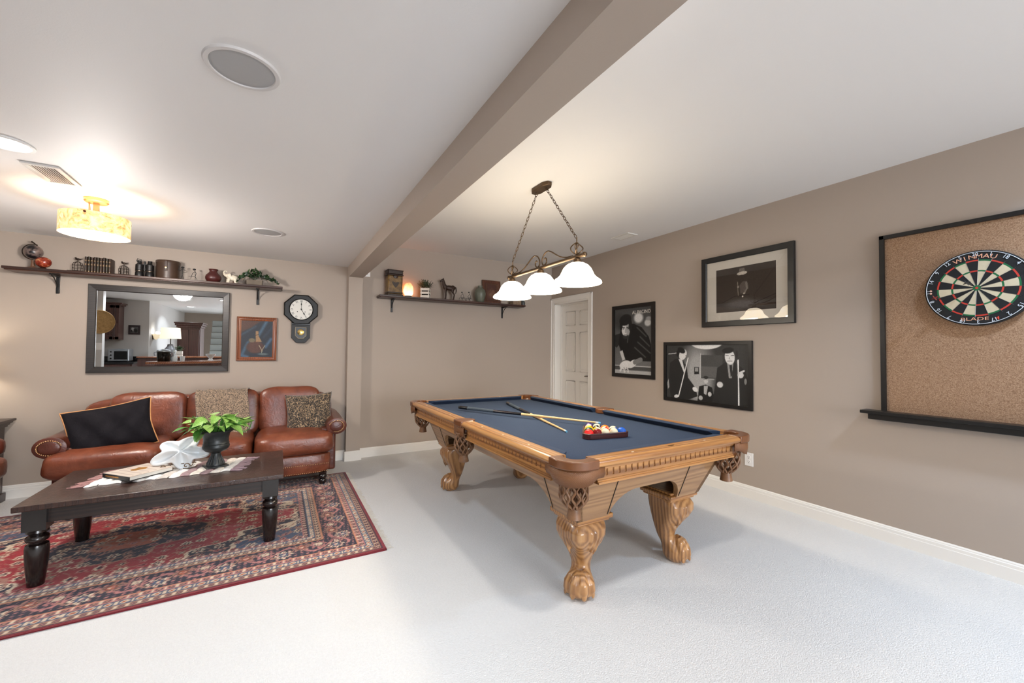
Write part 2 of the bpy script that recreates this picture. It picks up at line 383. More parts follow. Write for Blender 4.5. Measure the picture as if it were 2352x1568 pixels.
# in-ceiling speakers
M_GRILL = mat('speaker_grille', (.64, .64, .64), .8, bmp=.3, bs=900)
M_RIM = mat('speaker_rim', (.80, .79, .785), .5)
def speaker(px, r, label):
    q = fl(*px, ZL)
    t = thing('ceiling_speaker', label, 'speaker', (q.x, q.y, ZL), group='round in-ceiling speakers')
    MB().lathe([(r*.84, -.002), (r*.86, -.007), (r*.97, -.007), (r, 0)], 48, cap=False).build('rim', M_RIM, t)
    MB().lathe([(0, -.006), (r*.6, -.005), (r*.84, -.003), (r*.84, -.0005), (0, -.0005)], 48).build('grille', M_GRILL, t)
speaker((558, 158), .117, 'round grey speaker with wide rim in the low ceiling overhead')
speaker((615, 533), .117, 'round pale speaker set in the low ceiling near the beam end')
# vents
M_VENT = mat('vent_white', (.83, .82, .80), .4); M_VENTD = mat('vent_shadow', (.58, .56, .54), .7)
def vent(c, lx, ly, z, label, along_y=True, n=9, dark=False):
    t = thing('ceiling_vent', label, 'vent', (c[0], c[1], z))
    mb = MB(); bd = .022
    mb.box(-lx/2, lx/2, -ly/2, -ly/2+bd, -.01, 0); mb.box(-lx/2, lx/2, ly/2-bd, ly/2, -.01, 0); mb.box(-lx/2, -lx/2+bd, -ly/2+bd, ly/2-bd, -.01, 0); mb.box(lx/2-bd, lx/2, -ly/2+bd, ly/2-bd, -.01, 0)
    mb.build('vent_frame', M_VENT, t, smooth=0, bevel=.002)
    MB().box(-lx/2+bd, lx/2-bd, -ly/2+bd, ly/2-bd, -.002, 0).build('backing', mat('vent_dark', (.25, .25, .25), .7) if dark else M_VENTD, t, smooth=0)
    sl = None
    for k in range(n):
        if along_y:
            x = -lx/2+bd+(lx-2*bd)*(k+.5)/n
            if sl is None: sl = MB().box(-.0055, .0055, -ly/2+bd, ly/2-bd, -.0008, .0008).mesh('vent_slat', M_VENT, 0)
            obj_of(sl, 'slat', t, (x, 0, -.006), (0, .6, 0))
        else:
            y = -ly/2+bd+(ly-2*bd)*(k+.5)/n
            if sl is None: sl = MB().box(-lx/2+bd, lx/2-bd, -.0055, .0055, -.0008, .0008).mesh('vent_slat', M_VENT, 0)
            obj_of(sl, 'slat', t, (0, y, -.006), (.6, 0, 0))
vs_ = [fl(*q, ZL) for q in [(55,371),(135,386),(171,419),(120,418)]]
vent((sum(q.x for q in vs_)/4, sum(q.y for q in vs_)/4+.0), .15, .30, ZL, 'white rectangular air vent in the low ceiling above the drum lamp')
vs_ = [fl(*q, ZR) for q in [(1405,546),(1440,534),(1463,538),(1428,550)]]
vent((sum(q.x for q in vs_)/4, sum(q.y for q in vs_)/4), .15, .26, ZR, 'white rectangular air vent in the high ceiling near the pictures', n=9, dark=True)
# semi-flush drum lamp
def alabaster():
    m, nt, b = newmat('alabaster_shade'); vec = coords(nt)
    f = noise(nt, vec, 22, 5, .7, 1.0); r = ramp(nt, [(.30, (.80, .50, .26)), (.42, (.95, .74, .48)), (.62, (1, .90, .72))]); nt.links.new(f, r.inputs[0])
    nt.links.new(r.outputs[0], b.inputs['Base Color']); nt.links.new(r.outputs[0], b.inputs['Emission Color']); b.inputs['Emission Strength'].default_value = .85; b.inputs['Roughness'].default_value = .5
    return m
q = fl(222, 458, ZL)
t = thing('drum_ceiling_lamp', 'amber alabaster drum lamp hanging close under the low ceiling', 'ceiling lamp', (q.x, q.y, ZL))
M_BRUSH = mat('brushed_gold', (.62, .5, .36), .35, .9)
MB().lathe([(0, 0), (.062, 0), (.062, -.018), (.055, -.026), (0, -.026)], 32).build('canopy', M_BRUSH, t)
MB().box(-.014, .014, -.012, .012, -.13, -.02).build('stem', M_BRUSH, t, smooth=0, bevel=.003)
MB().tube([(-.035, 0, -.02), (-.032, 0, -.08), (-.04, 0, -.14)], .005, 8).build('support_rod', M_BRUSH, t)
MB().lathe([(.168, -.118), (.172, -.118), (.172, -.245), (.168, -.245)], 48, cap=False).build('shade', alabaster(), t)
M_DIFF = mat('lit_diffuser', (1, .96, .88), .5, emit=(1, .93, .78), es=3.2)
MB().lathe([(0, -.243), (.168, -.238), (.168, -.236), (0, -.241)], 48).build('diffuser', M_DIFF, t)
MB().lathe([(0, -.262), (.008, -.258), (.008, -.243), (0, -.243)], 12).build('finial', M_BRUSH, t)
for a in (.5, 2.6, 4.7):
    MB().lathe([(0, 0), (.007, 0), (.007, .006), (0, .008)], 10, RZ_(a) @ T3(.172, 0, -.13) @ RY_(PI/2)).build('knob', mat('shade_knob', (.35, .18, .1), .4, .6), t)
light('POINT', 'drum_lamp_light', (q.x, q.y, ZL-.16), 14, (1, .87, .72), .06)
light('POINT', 'drum_lamp_light', (q.x, q.y, ZL-.30), 80, (1, .94, .89), .10)
# ================================================================== POOL TABLE
OAKC = ['754a27', '9a6a3c', 'b38049', 'c4955d']  # golden tone takes in the lamp's warm light on the rails
M_OX = wood('oak_x', OAKC, 'x', 9, .32, .35); M_OY = wood('oak_y', OAKC, 'y', 9, .32, .35); M_OZ = wood('oak_z', ['6f4b2d', '94683f', 'ad7f50', 'bd9262'], 'z', 9, .28, .45)
M_OXD = wood('oak_body_x', ['7a5a3c', '8e6a48', '9d7852', 'aa855d'], 'x', 7, .38, .25, fig=2.4); M_OYD = wood('oak_body_y', ['7a5a3c', '8e6a48', '9d7852', 'aa855d'], 'y', 7, .38, .25, fig=2.4)  # greyer oak copy, with the cool light from behind mixed into its colour
def felt():
    m, nt, b = newmat('navy_felt'); vec = coords(nt); f = noise(nt, vec, 420, 2); r = ramp(nt, [(.3, (.105, .155, .235)), (.7, (.175, .240, .338))]); nt.links.new(f, r.inputs[0])
    nt.links.new(r.outputs[0], b.inputs['Base Color']); b.inputs['Roughness'].default_value = .95; b.inputs['Specular IOR Level'].default_value = .15; b.inputs['Sheen Weight'].default_value = .05; b.inputs['Sheen Roughness'].default_value = .5; return m
M_FELT = felt()
M_LEATH = mat('tan_pocket_leather', (.42, .255, .14), .28, var=.12, vs=30, coat=.3)
def hatch():
    m, nt, b = newmat('crosshatched_leather')
    v1 = coords(nt, (1, 1, 1), (0, .785, 0)); b.inputs['Base Color'].default_value = (*srgb((.45, .285, .155)), 1); b.inputs['Roughness'].default_value = .45
    fs = []
    for ax in ('X', 'Z'):
        wv = nd(nt, 'ShaderNodeTexWave'); wv.bands_direction = ax; wv.inputs['Scale'].default_value = 62; nt.links.new(v1, wv.inputs['Vector']); fs.append(wv.outputs['Fac'])
    mx = nd(nt, 'ShaderNodeMath', operation='MULTIPLY'); nt.links.new(fs[0], mx.inputs[0]); nt.links.new(fs[1], mx.inputs[1])
    bump(nt, b, mx.outputs[0], .5, .002); return m
M_HATCH = hatch()
M_NET = mat('brown_woven_leather', (.47, .33, .22), .45, var=.2, vs=40)
M_INK = mat('black_inlay', (.08, .06, .05), .5)
M_PEARL = mat('pearl_sight', (.9, .86, .78), .3)
TX, TY = 1.792, 2.638
pt = thing('pool_table', 'oak pool table with navy cloth, leather net pockets and claw feet', 'pool table', (TX, TY, 0))
NX, NY, OX, OY, ZT, ZC = .56, 1.12, .705, 1.26, .803, .766
TR = .05
# slate bed with the cloth
def _arc(cx, cy, r, a0, a1, n): return [(cx+r*math.cos(math.radians(a0+(a1-a0)*i/n)), cy+r*math.sin(math.radians(a0+(a1-a0)*i/n))) for i in range(n+1)]
_q = [(.625, 1.10)]+_arc(.592, 1.152, .060, 300, 150, 12)+[(.535, 1.185)]
_sr = _arc(.64, 0, .050, 255, 105, 10)
bed = _sr+_q+[(-x, y) for x, y in _q[::-1]]+[(-x, y) for x, y in _sr[::-1]]+[(-x, -y) for x, y in _q]+[(x, -y) for x, y in _q[::-1]]
MB().prism(bed, ZC-.04, ZC).build('bed', M_FELT, pt, smooth=0)
# rails: wood top with bullnose edge; cushions with nose
def wood_prof(o):   # (distance from nose, z)
    e = o
    return [(TR, .765), (TR, ZT), (e-.036, ZT), (e-.034, ZT-.0025), (e-.031, ZT-.0025), (e-.029, ZT), (e-.018, ZT-.001), (e-.007, ZT-.006), (e-.001, ZT-.015), (e-.001, ZT-.024), (e-.008, ZT-.033), (e-.018, ZT-.036), (e-.02, .765-.008), (TR, .765-.008)]
CUSH = [(0, ZC+.034), (.004, ZC+.0355), (TR, ZT+.0005), (TR, ZC), (.03, ZC), (.012, ZC+.022), (0, ZC+.030)]
def sweep(mb, prof, place, ends):
    # prof (t, z); ends(t)-> (s0, s1); place(t, s, z)
    n = len(prof); v = [place(t, ends(t)[0], z) for t, z in prof]+[place(t, ends(t)[1], z) for t, z in prof]
    mb.add(v, [(i, (i+1)%n, n+(i+1)%n, n+i) for i in range(n)]+[tuple(range(n-1,-1,-1)), tuple(range(n, 2*n))])
o_ = OX-NX; oe = OY-NY
for sx in (-1, 1):
    for sy in (-1, 1):
        pl = lambda t, s, z: (sx*(NX+t), sy*s, z)
        mb = MB(); sweep(mb, wood_prof(o_), pl, lambda t: (.062, 1.105)); r = mb.build('rail', M_OY, pt, smooth=40)
        mb = MB(); sweep(mb, CUSH, pl, lambda t: (.078-.3*t, 1.045+.85*t)); mb.build('cushion', M_FELT, pt, smooth=30)
        for k in (1, 2, 3):
            s = sy*k*.28; MB().prism([(sx*(NX+.09)-.005, s), (sx*(NX+.09), s-.0105), (sx*(NX+.09)+.005, s), (sx*(NX+.09), s+.0105)], ZT-.0005, ZT+.0006).build('sight', M_PEARL, pt, smooth=0)
for sy in (-1, 1):
    pl = lambda t, s, z: (s, sy*(NY+t), z)
    mb = MB(); sweep(mb, wood_prof(oe), pl, lambda t: (-.545, .545)); mb.build('rail', M_OX, pt, smooth=40)
    mb = MB(); sweep(mb, CUSH, pl, lambda t: (-.485-.85*t, .485+.85*t)); mb.build('cushion', M_FELT, pt, smooth=30)
    for k in (-1, 1):
        s = k*.28; y = sy*(NY+.088); MB().prism([(s-.0105, y), (s, y-.005), (s+.0105, y), (s, y+.005)], ZT-.0005, ZT+.0006).build('sight', M_PEARL, pt, smooth=0)
    y = sy*(NY+.088)
    MB().prism([(.024*math.cos(a*PI/12), y+.006*math.sin(a*PI/12)) for a in range(24)], ZT-.0005, ZT+.0008).build('maker_plate', mat('bronze_plate', (.42, .3, .17), .3, .8), pt, smooth=0)
# pocket irons, shields, nets
def arc(cx, cy, r, a0, a1, n): return [(cx+r*math.cos(math.radians(a0+(a1-a0)*i/n)), cy+r*math.sin(math.radians(a0+(a1-a0)*i/n))) for i in range(n+1)]
def net(mb, cx, cy, z0, z1, lean=(0, 0), r0=.06, r1=.052, n=9):
    H_ = z0-z1
    def P(a, s, rr):
        return (cx+lean[0]*s+rr*math.cos(a), cy+lean[1]*s+rr*math.sin(a), z0-H_*s)
    rad = lambda s: (r0+(.066-r0)*math.sin(min(1, s*1.6)*PI/2))*(1 if s < .62 else 1-.62*((s-.62)/.38)**1.7)
    for k in range(n):
        for d in (-1, 1):
            pts = []
            for i in range(17):
                s = i/16; tri = abs(((s*2.5) % 1)*2-1); a = 2*PI*(k+d*.46*(1-tri))/n
                pts.append(P(a, s, rad(s)))
            mb.tube(pts, .0062, 6)
    mb.tube([P(2*PI*i/24, 0, r0) for i in range(24)], .006, 6, closed=True)
def drop(mb, cx, cy, z, lean): # flared leather tail under a net
    mb.lathe([(.024, .012), (.030, 0), (.030, -.012), (.036, -.045), (.033, -.047), (.0, -.04)], 18, T3(cx+lean[0], cy+lean[1], z))
for sx in (-1, 1):
    for sy in (-1, 1):
        outer = [(OX+.002, 1.098)]+arc(OX-.115+.002, OY-.115+.002, .117, 0, 90, 10)+[(.54, OY+.002)]
        inner = arc(.592, 1.152, .056, 152, -62, 14)
        poly = [(sx*x, sy*y) for x, y in outer+inner]
        mb = MB(); mb.prism(poly, ZT-.036, ZT+.004)
        co = mb.build('pocket_iron', M_LEATH, pt, smooth=40, bevel=.007, seg=3)
        # shield: curved leather panel under the iron
        path = [(OX-.012, 1.06), (OX-.008, 1.10)]+arc(OX-.128, OY-.128, .125, 0, 90, 12)+[(.54, OY-.008), (.50, OY-.012)]
        n = len(path); v = []; f = []
        for i, (x, y) in enumerate(path):
            u = abs(2*i/(n-1)-1); zb = .725-.035*(1-u**3) if u < .84 else .722
            for z, off in ((ZT-.034, 0), ((ZT-.034+zb)/2, .002), (zb, -.004)):
                cx_, cy_ = x-(OX-.128), y-(OY-.128); L = math.hypot(cx_, cy_) or 1
                v.append((sx*(x+cx_/L*off), sy*(y+cy_/L*off), z))
        for i in range(n-1):
            for j in range(2): f.append((i*3+j, i*3+j+1, i*3+j+4, i*3+j+3))
        mb = MB(); mb.add(v, f); mb.build('pocket_shield', M_HATCH, pt, smooth=60, solid=.005)
        mb = MB(); net(mb, sx*.6, sy*1.15, .725, .565, (-sx*.012, -sy*.01)); nt_ = mb.build('net', M_NET, pt, smooth=60)
        mb = MB(); drop(mb, sx*.6, sy*1.15, .562, (-sx*.012, -sy*.01)); mb.build('net_tail', M_NET, pt)
        mbl = MB(); la = arc(0, 0, .059, -70, 160, 16); nla = len(la)
        mbl.add([(sx*(.592+x*k_), sy*(1.152+y*k_), z) for z, k_ in ((.68, 1), (ZT-.002, 1)) for x, y in la], [(i, i+1, nla+i+1, nla+i) for i in range(nla-1)])
        mbl.build('pocket_liner', M_LEATH, pt, smooth=60, solid=.004)
    # side pocket
    poly = [(sx*x, y) for x, y in [(OX+.004, -.066), (OX+.008, -.03), (OX+.008, .03), (OX+.004, .066), (.612, .066)]+arc(.625, 0, .05, 115, 245, 10)[::1]+[(.612, -.066)]]
    MB().prism(poly, ZT-.036, ZT+.004).build('pocket_iron', M_LEATH, pt, smooth=40, bevel=.006, seg=3)
    v = []; f = []
    for i in range(13):
        y = -.085+.17*i/12; u = abs(y/.085); zb = .70 if u < .8 else .703
        xx = OX-.004-.006*u
        v += [(sx*xx, y, ZT-.034), (sx*xx, y, zb)]
        if i: f.append((2*i-2, 2*i-1, 2*i+1, 2*i))
    mb = MB(); mb.add(v, f); mb.build('pocket_shield', M_HATCH, pt, smooth=60, solid=.005)
    mb = MB(); net(mb, sx*.655, 0, .715, .565, (sx*.0, 0), .052); mb.build('net', M_NET, pt, smooth=60)
    mb = MB(); drop(mb, sx*.655, 0, .562, (0, 0)); mb.build('net_tail', M_NET, pt)
    mbl = MB(); la = arc(0, 0, .050, -100, 100, 14); nla = len(la)
    mbl.add([(sx*(.64+x), y, z) for z in (.68, ZT-.002) for x, y in la], [(i, i+1, nla+i+1, nla+i) for i in range(nla-1)])
    mbl.build('pocket_liner', M_LEATH, pt, smooth=60, solid=.004)
# fluted aprons under the rails
def apron(name, L, m, T):
    mb = MB(); per = L/round(L/.0395); n = round(L/per)
    # fluted band: front polyline with notches, between z .692 and .752
    def band(z0, z1, notch):
        v0 = [(-L/2, 0)]
        for k in range(n):
            c = -L/2+per*(k+.5)
            if notch: v0 += [(c-.0065, 0), (c-.0045, .005), (c+.001, .0065), (c+.0035, .0045), (c+.005, 0)]
        v0 += [(L/2, 0)]
        poly = v0+[(L/2, .03), (-L/2, .03)]
        mb.prism(poly, z0, z1)
    band(.760, .767, False); band(.718, .760, True); band(.702, .718, False)
    mb.box(-L/2, L/2, -.005, .03, .695, .702); mb.box(-L/2, L/2, -.011, .03, .685, .695)
    mb.v = [tuple(T @ Vector(v)) for v in mb.v]
    return mb.build(name, m, pt, smooth=0)
AX, AY = .668, 1.222
for sx in (-1, 1):
    for sy in (-1, 1):
        apron('apron', 1.0, M_OY, T3(sx*AX, sy*.58, 0) @ RZ_(sx*PI/2))
for sy in (-1, 1): apron('apron', 1.04, M_OX, T3(0, sy*AY, 0) @ RZ_(0 if sy < 0 else PI))
# cabinet: four leaning panels with arched lower edges
BT, BB = .69, .43            # z
X1, X0, Y1, Y0 = .565, .475, 1.135, 1.03     # half sizes at top / bottom
def panel(half_t, half_b, off_t, off_b, m, T, leg):
    # outline in (u, z); depth offset leans with z
    def hw(z): return half_b+(half_t-half_b)*(z-BB)/(BT-BB)
    ps = [(-hw(BT), BT), (-hw(BB), BB), (-hw(BB)+leg, BB)]
    u0 = -hw(BB)+leg; zt_ = .565
    for i in range(1, 9):
        a = i/8*PI/2; ps.append((u0+.16*(1-math.cos(a)), BB+(zt_-BB)*math.sin(a)))
    ps += [(-x, z) for x, z in ps[::-1]]
    v = []; n = len(ps)
    for d in (0, .03):
        for u, z in ps:
            o = off_b+(off_t-off_b)*(z-BB)/(BT-BB); v.append((u, -o+d, z))
    mb = MB()
    h = n//2; f = []
    # strip faces: pair outline point i with its mirror
    for i in range(h-1): f.append((i, i+1, n-2-i, n-1-i)); f.append((n+i, 2*n-1-i, 2*n-2-i, n+i+1))
    f += [(i, (i+1)%n, n+(i+1)%n, n+i) for i in range(n)]
    # first two strips must not bridge the arch: rebuild without bridging below the arch
    f = []
    top = [(-hw(BT), BT), (hw(BT), BT)]
    mb2 = MB()
    cols = [(-hw(BB), BB, -hw(BT)), ]
    us = sorted(set([p[0] for p in ps[2:n-2]]))
    def low(u):
        au = abs(u); a_in = hw(BB)-leg
        if au >= a_in: return BB
        t = min(1, (a_in-au)/.16); return BB+(zt_-BB)*math.sqrt(max(0, 1-(1-t)**2))
    us = [-hw(BB), -hw(BB)+leg]+[-hw(BB)+leg+.16*(1-math.cos(i/8*PI/2)) for i in range(1, 9)]
    us = us+[-u for u in us[::-1]]
    V = []; F = []
    for i, u in enumerate(us):
        ut = u*hw(BT)/hw(BB) if abs(u) > hw(BB)-.001 else u
        for d in (0, .03):
            zl = low(u); o = off_b+(off_t-off_b)*(zl-BB)/(BT-BB)
            V += [(u, -o+d, zl), (ut, -off_t+d, BT)]
    for i in range(len(us)-1):
        a, b_ = 4*i, 4*i+4
        F += [(a, b_, b_+1, a+1), (a+2, a+3, b_+3, b_+2), (a, a+2, b_+2, b_), (a+1, b_+1, b_+3, a+3)]
    e = 4*(len(us)-1); F += [(0, 1, 3, 2), (e, e+2, e+3, e+1)]
    mb2.add(V, F, T); mb2.build('cabinet_panel', m, pt, smooth=30)
    # dark inlay lines down each corner post
    for s in (-1, 1):
        ui = s*(hw(BB)-leg+.012)
        def pt_(u, z, d): o = off_b+(off_t-off_b)*(z-BB)/(BT-BB); return (u, -o+d, z)
        mbi = MB(); a = .0022
        mbi.add([pt_(ui-a, BB+.01, -.003), pt_(ui+a, BB+.01, -.003), pt_(ui+a, BT, -.003), pt_(ui-a, BT, -.003), pt_(ui-a, BB+.01, .004), pt_(ui+a, BB+.01, .004), pt_(ui+a, BT, .004), pt_(ui-a, BT, .004)], [(0,1,2,3),(4,7,6,5),(0,4,5,1),(1,5,6,2),(2,6,7,3),(3,7,4,0)], T)
        mbi.build('inlay', M_INK, pt, smooth=0)
for sy in (-1, 1): panel(X1, X0, Y1, Y0, M_OXD, RZ_(0 if sy < 0 else PI), .205)
for sx in (-1, 1): panel(Y1, Y0, X1, X0, M_OYD, RZ_(PI/2 if sx > 0 else -PI/2), .22)
# legs
def leg(sx, sy):
    cx, cy = sx*.352, sy*.905
    # roll-moulded block on top of the leg
    mb = MB(); h = .122
    for r_, z0, z1 in ((h-.012, .436, .45), (h, .41, .436), (h-.014, .395, .41)): mb.box(cx-r_, cx+r_, cy-r_, cy+r_, z0, z1)
    mb.build('leg_block', M_OX, pt, smooth=40, bevel=.011, seg=3)
    # cabriole: rounded-square loft that swings out along the diagonal
    prof = [(.40, .098, 0, .45), (.385, .104, .004, .45), (.36, .11, .01, .5), (.325, .108, .012, .55), (.28, .094, .006, .6), (.235, .076, -.004, .7), (.19, .060, -.010, .8), (.155, .051, -.010, .9), (.13, .050, -.004, .95), (.11, .056, .006, 1), (.09, .068, .018, 1), (.07, .078, .026, 1), (.05, .081, .03, 1), (.03, .077, .03, 1), (.012, .062, .028, 1), (0, .048, .026, 1)]
    N = 32; v = []; f = []
    for z, r, off, e in prof:
        for k in range(N):
            a = 2*PI*k/N; c, s = math.cos(a), math.sin(a)
            x = math.copysign(abs(c)**e, c)*r; y = math.copysign(abs(s)**e, s)*r
            if z < .12:   # toes: grooves between claws
                ang = math.atan2(y*sy, x*sx)-PI/4
                g = 1-.10*(max(0, .12-z)/.12)*max(0, math.cos(ang*4+PI))**3; x *= g; y *= g
            if .2 < z < .39:
                ang = math.atan2(y*sy, x*sx)-PI/4; g = 1+.05*math.cos(ang*4)*math.sin((z-.2)/.19*PI); x *= g; y *= g
            v.append((cx+sx*off*1.1+x, cy+sy*off*1.1+y, z))
    for j in range(len(prof)-1):
        for k in range(N): k2 = (k+1)%N; f.append((j*N+k, j*N+k2, (j+1)*N+k2, (j+1)*N+k))
    f += [tuple(range(N)), tuple((len(prof)-1)*N+k for k in range(N))]
    mb = MB(); mb.add(v, f)
    ox, oy = cx+sx*.033, cy+sy*.033
    for da in (-66, -22, 22, 66):      # toes melt into the ball of the foot
        a = math.radians(45+da); ux, uy = sx*math.cos(a), sy*math.sin(a)
        mb.tube([(ox+ux*r, oy+uy*r, z) for r, z in ((.018, .135), (.042, .112), (.058, .082), (.062, .052), (.058, .030))], [.016, .024, .029, .028, .024], 12)
    for da in (-50, 50):               # carved acanthus ridges on the knee
        for k in range(3):
            a = math.radians(45+da+(k-1)*13); ux, uy = sx*math.cos(a), sy*math.sin(a)
            mb.tube([(cx+sx*.006+ux*r, cy+sy*.006+uy*r, z) for r, z in ((.100, .375), (.112, .35), (.108, .315), (.093, .28-.012*k), (.076, .245-.012*k))], [.005, .009, .010, .008, .004], 8)
    lg = mb.build('leg', M_OZ, pt, smooth=180, weld=False, remesh=.0048)
    for da in (-66, -22, 22, 66):
        a = math.radians(45+da); ux, uy = sx*math.cos(a), sy*math.sin(a)
        MB().ell((0, 0, 0), (.008, .015, .021), 16, 12, T=T3(ox+ux*.0785, oy+uy*.0785, .036) @ RZ_(math.atan2(uy, ux)) @ RY_(-.12)).build('claw_nail', M_OZ, lg, smooth=180)
for sx in (-1, 1):
    for sy in (-1, 1): leg(sx, sy)

# ---- cues
M_MAPLE = wood('maple_shaft', ['c9a06a', 'ddb985', 'e8c99a'], 'x', 20, .3, .2, 0); M_CUEBLK = mat('cue_black', (.035, .03, .035), .22, coat=.4); M_WRAP = mat('grey_linen_wrap', (.26, .30, .34), .7, bmp=.4, bs=700); M_CUEPUR = mat('cue_dark_plum', (.085, .045, .06), .25, coat=.4); M_CHALK = mat('blue_chalk_tip', (.42, .66, .78), .8); M_FERR = mat('white_ferrule', (.85, .84, .8), .4)
def cue(butt, tip, label, zb, zt):
    b_, t_ = Vector((*fl(*butt, ZC+zb).xy, ZC+zb)), Vector((*fl(*tip, ZC+zt).xy, ZC+zt))
    L = (t_-b_).length; dr = (t_-b_).normalized()
    o = thing('pool_cue', label, 'pool cue', b_)
    o.rotation_mode = 'QUATERNION'; o.rotation_quaternion = dr.to_track_quat('X', 'Z')
    R_ = lambda s: .0148+(.0062-.0148)*s
    def seg(name, s0, s1, m, k=1.0):
        MB().lathe([(0, s0*L), (R_(s0)*k, s0*L), (R_(s1)*k, s1*L), (0, s1*L)], 16, RY_(PI/2)).build(name, m, o)
    seg('bumper', 0, .012, M_INK, .95); seg('butt_sleeve', .012, .075, M_CUEBLK); seg('wrap', .075, .29, M_WRAP, 1.0); seg('forearm', .29, .44, M_CUEPUR); seg('joint_collar', .44, .50, M_CUEBLK, 1.02); seg('shaft', .50, .975, M_MAPLE); seg('ferrule', .975, .99, M_FERR); seg('tip', .99, 1, M_CHALK)
cue((1165, 925), (1302, 991), 'pool cue with pale shaft lying under the other cue', .0152, .0068)
cue((1055, 935), (1379, 971), 'pool cue lying across the other cue, its tip beside the racked balls', .028, .030)

# ---- rack with balls
P1, P2 = fl(1345, 1010, ZC), fl(1446, 1003, ZC)
ang = math.atan2(P2.y-P1.y, P2.x-P1.x)
BR = .0286
rk = thing('ball_rack', 'dark wooden triangle rack holding the balls on the navy cloth', 'rack', ((P1.x+P2.x)/2, (P1.y+P2.y)/2, ZC), ang)
M_RACK = wood('rack_wood', ['2a1110', '3d1a16', '4c231c'], 'x', 14, .28, .4, 0)
side = 2*BR*4+2*BR*math.sqrt(3)   # inner triangle side
hh = side*math.sqrt(3)/2
def tri(off, r, n=6):
    # rounded triangle, base on y=0 (towards the viewer), apex at +y
    a = Vector((-side/2, 0)); b_ = Vector((side/2, 0)); c = Vector((0, hh)); cen = (a+b_+c)/3; pts = []
    for P, a0 in ((a, 150), (b_, 270), (c, 30)):
        # inset corner centre then arc
        d = (cen-P).normalized(); C_ = P+d*(.028*2)
        for i in range(n+1):
            an = math.radians(a0+120*i/n); pts.append((C_.x+(.028+off)*math.cos(an), C_.y+(.028+off)*math.sin(an)))
    return pts
ti, to = tri(0, 0), tri(.012, 0); n = len(ti); v = [(*p, 0) for p in to]+[(*p, .034) for p in to]+[(*p, 0) for p in ti]+[(*p, .034) for p in ti]
f = []
for i in range(n):
    j = (i+1)%n; f += [(i, j, n+j, n+i), (2*n+j, 2*n+i, 3*n+i, 3*n+j), (n+i, n+j, 3*n+j, 3*n+i), (j, i, 2*n+i, 2*n+j)]
mb = MB(); mb.add(v, f, T3(0, .0, 0)); mb.build('frame', M_RACK, rk, smooth=40, bevel=.003)
BALL = {'yellow': (.93, .68, .10), 'blue': (.12, .33, .68), 'red': (.88, .16, .14), 'purple': (.22, .14, .40), 'orange': (.93, .45, .12), 'green': (.05, .30, .24), 'maroon': (.42, .07, .08), 'black': (.03, .03, .03)}
M_IVORY = mat('ball_ivory', (.80, .77, .66), .16, spec=.3)
BM = {k: mat('ball_'+k, c, .16, spec=.3) for k, c in BALL.items()}
def ball_mesh(col, stripe, num):
    mb = MB(); nu, nv = 32, 24
    v = []; f = []; mi = []
    for j in range(nv+1):
        ph = -PI/2+PI*j/nv
        for k in range(nu): th = 2*PI*k/nu; v.append((BR*math.cos(ph)*math.cos(th), BR*math.cos(ph)*math.sin(th), BR*math.sin(ph)))
    for j in range(nv):
        for k in range(nu):
            k2 = (k+1)%nu; f.append((j*nu+k, j*nu+k2, (j+1)*nu+k2, (j+1)*nu+k))
            z = abs((j+.5)/nv*2-1); c = Vector((math.cos(-PI/2+PI*(j+.5)/nv)*math.cos(2*PI*(k+.5)/nu), math.cos(-PI/2+PI*(j+.5)/nv)*math.sin(2*PI*(k+.5)/nu), 0))
            disc = c.x > .89 and z < .27
            mi.append(1 if disc or (stripe and z > .36) else 0)
    mb.v = v; mb.f = f; mb.m = mi
    tv, tf = text_geo(str(num), .017)
    T = RY_(PI/2) @ RZ_(PI/2)
    tv = [T @ Vector(p) for p in tv]; tv = [p+Vector((BR, 0, 0)) for p in tv]; tv = [p.normalized()*(BR+.0003) for p in tv]
    mb.add(tv, tf, None, 2)
    return mb.mesh('ball', [BM[col], M_IVORY, BM['black']], 180)
order = [['red', 0, 3], ['maroon', 0, 7], ['orange', 1, 13], ['green', 1, 14], ['blue', 0, 2],
         ['green', 0, 6], ['yellow', 1, 9], ['red', 1, 11], ['blue', 1, 10],
         ['yellow', 0, 1], ['black', 0, 8], ['orange', 0, 5],
         ['maroon', 1, 15], ['purple', 1, 12], ['purple', 0, 4]]
NAMES = {1: 'yellow', 2: 'blue', 3: 'red', 4: 'purple', 5: 'orange', 6: 'green', 7: 'maroon', 8: 'black'}
i = 0
Rz = RZ_(ang); base = Vector(rk.location)
yb = BR+.0005
for row, cnt in enumerate((5, 4, 3, 2, 1)):
    for k in range(cnt):
        col, st_, num = order[i]; i += 1
        p = Rz @ Vector(((k-(cnt-1)/2)*2*BR*1.004, yb+.0+row*BR*1.74, BR))
        o = bpy.data.objects.new('billiard_ball', ball_mesh(col, st_, num)); COL.objects.link(o); o.location = base+p
        o.rotation_euler = (random.uniform(-.7, .7), random.uniform(-.9, -.1), random.uniform(-.9, 1.4))
        if row == 0 and st_: o.rotation_mode = 'QUATERNION'; o.rotation_quaternion = Vector((-.62+random.uniform(-.15, .15), -.68, .38)).to_track_quat('Z', 'Y')
        tag(o, ('striped ' if st_ else 'solid ')+col+' billiard ball number '+str(num)+' inside the triangle rack', 'billiard ball', 'balls in the rack')

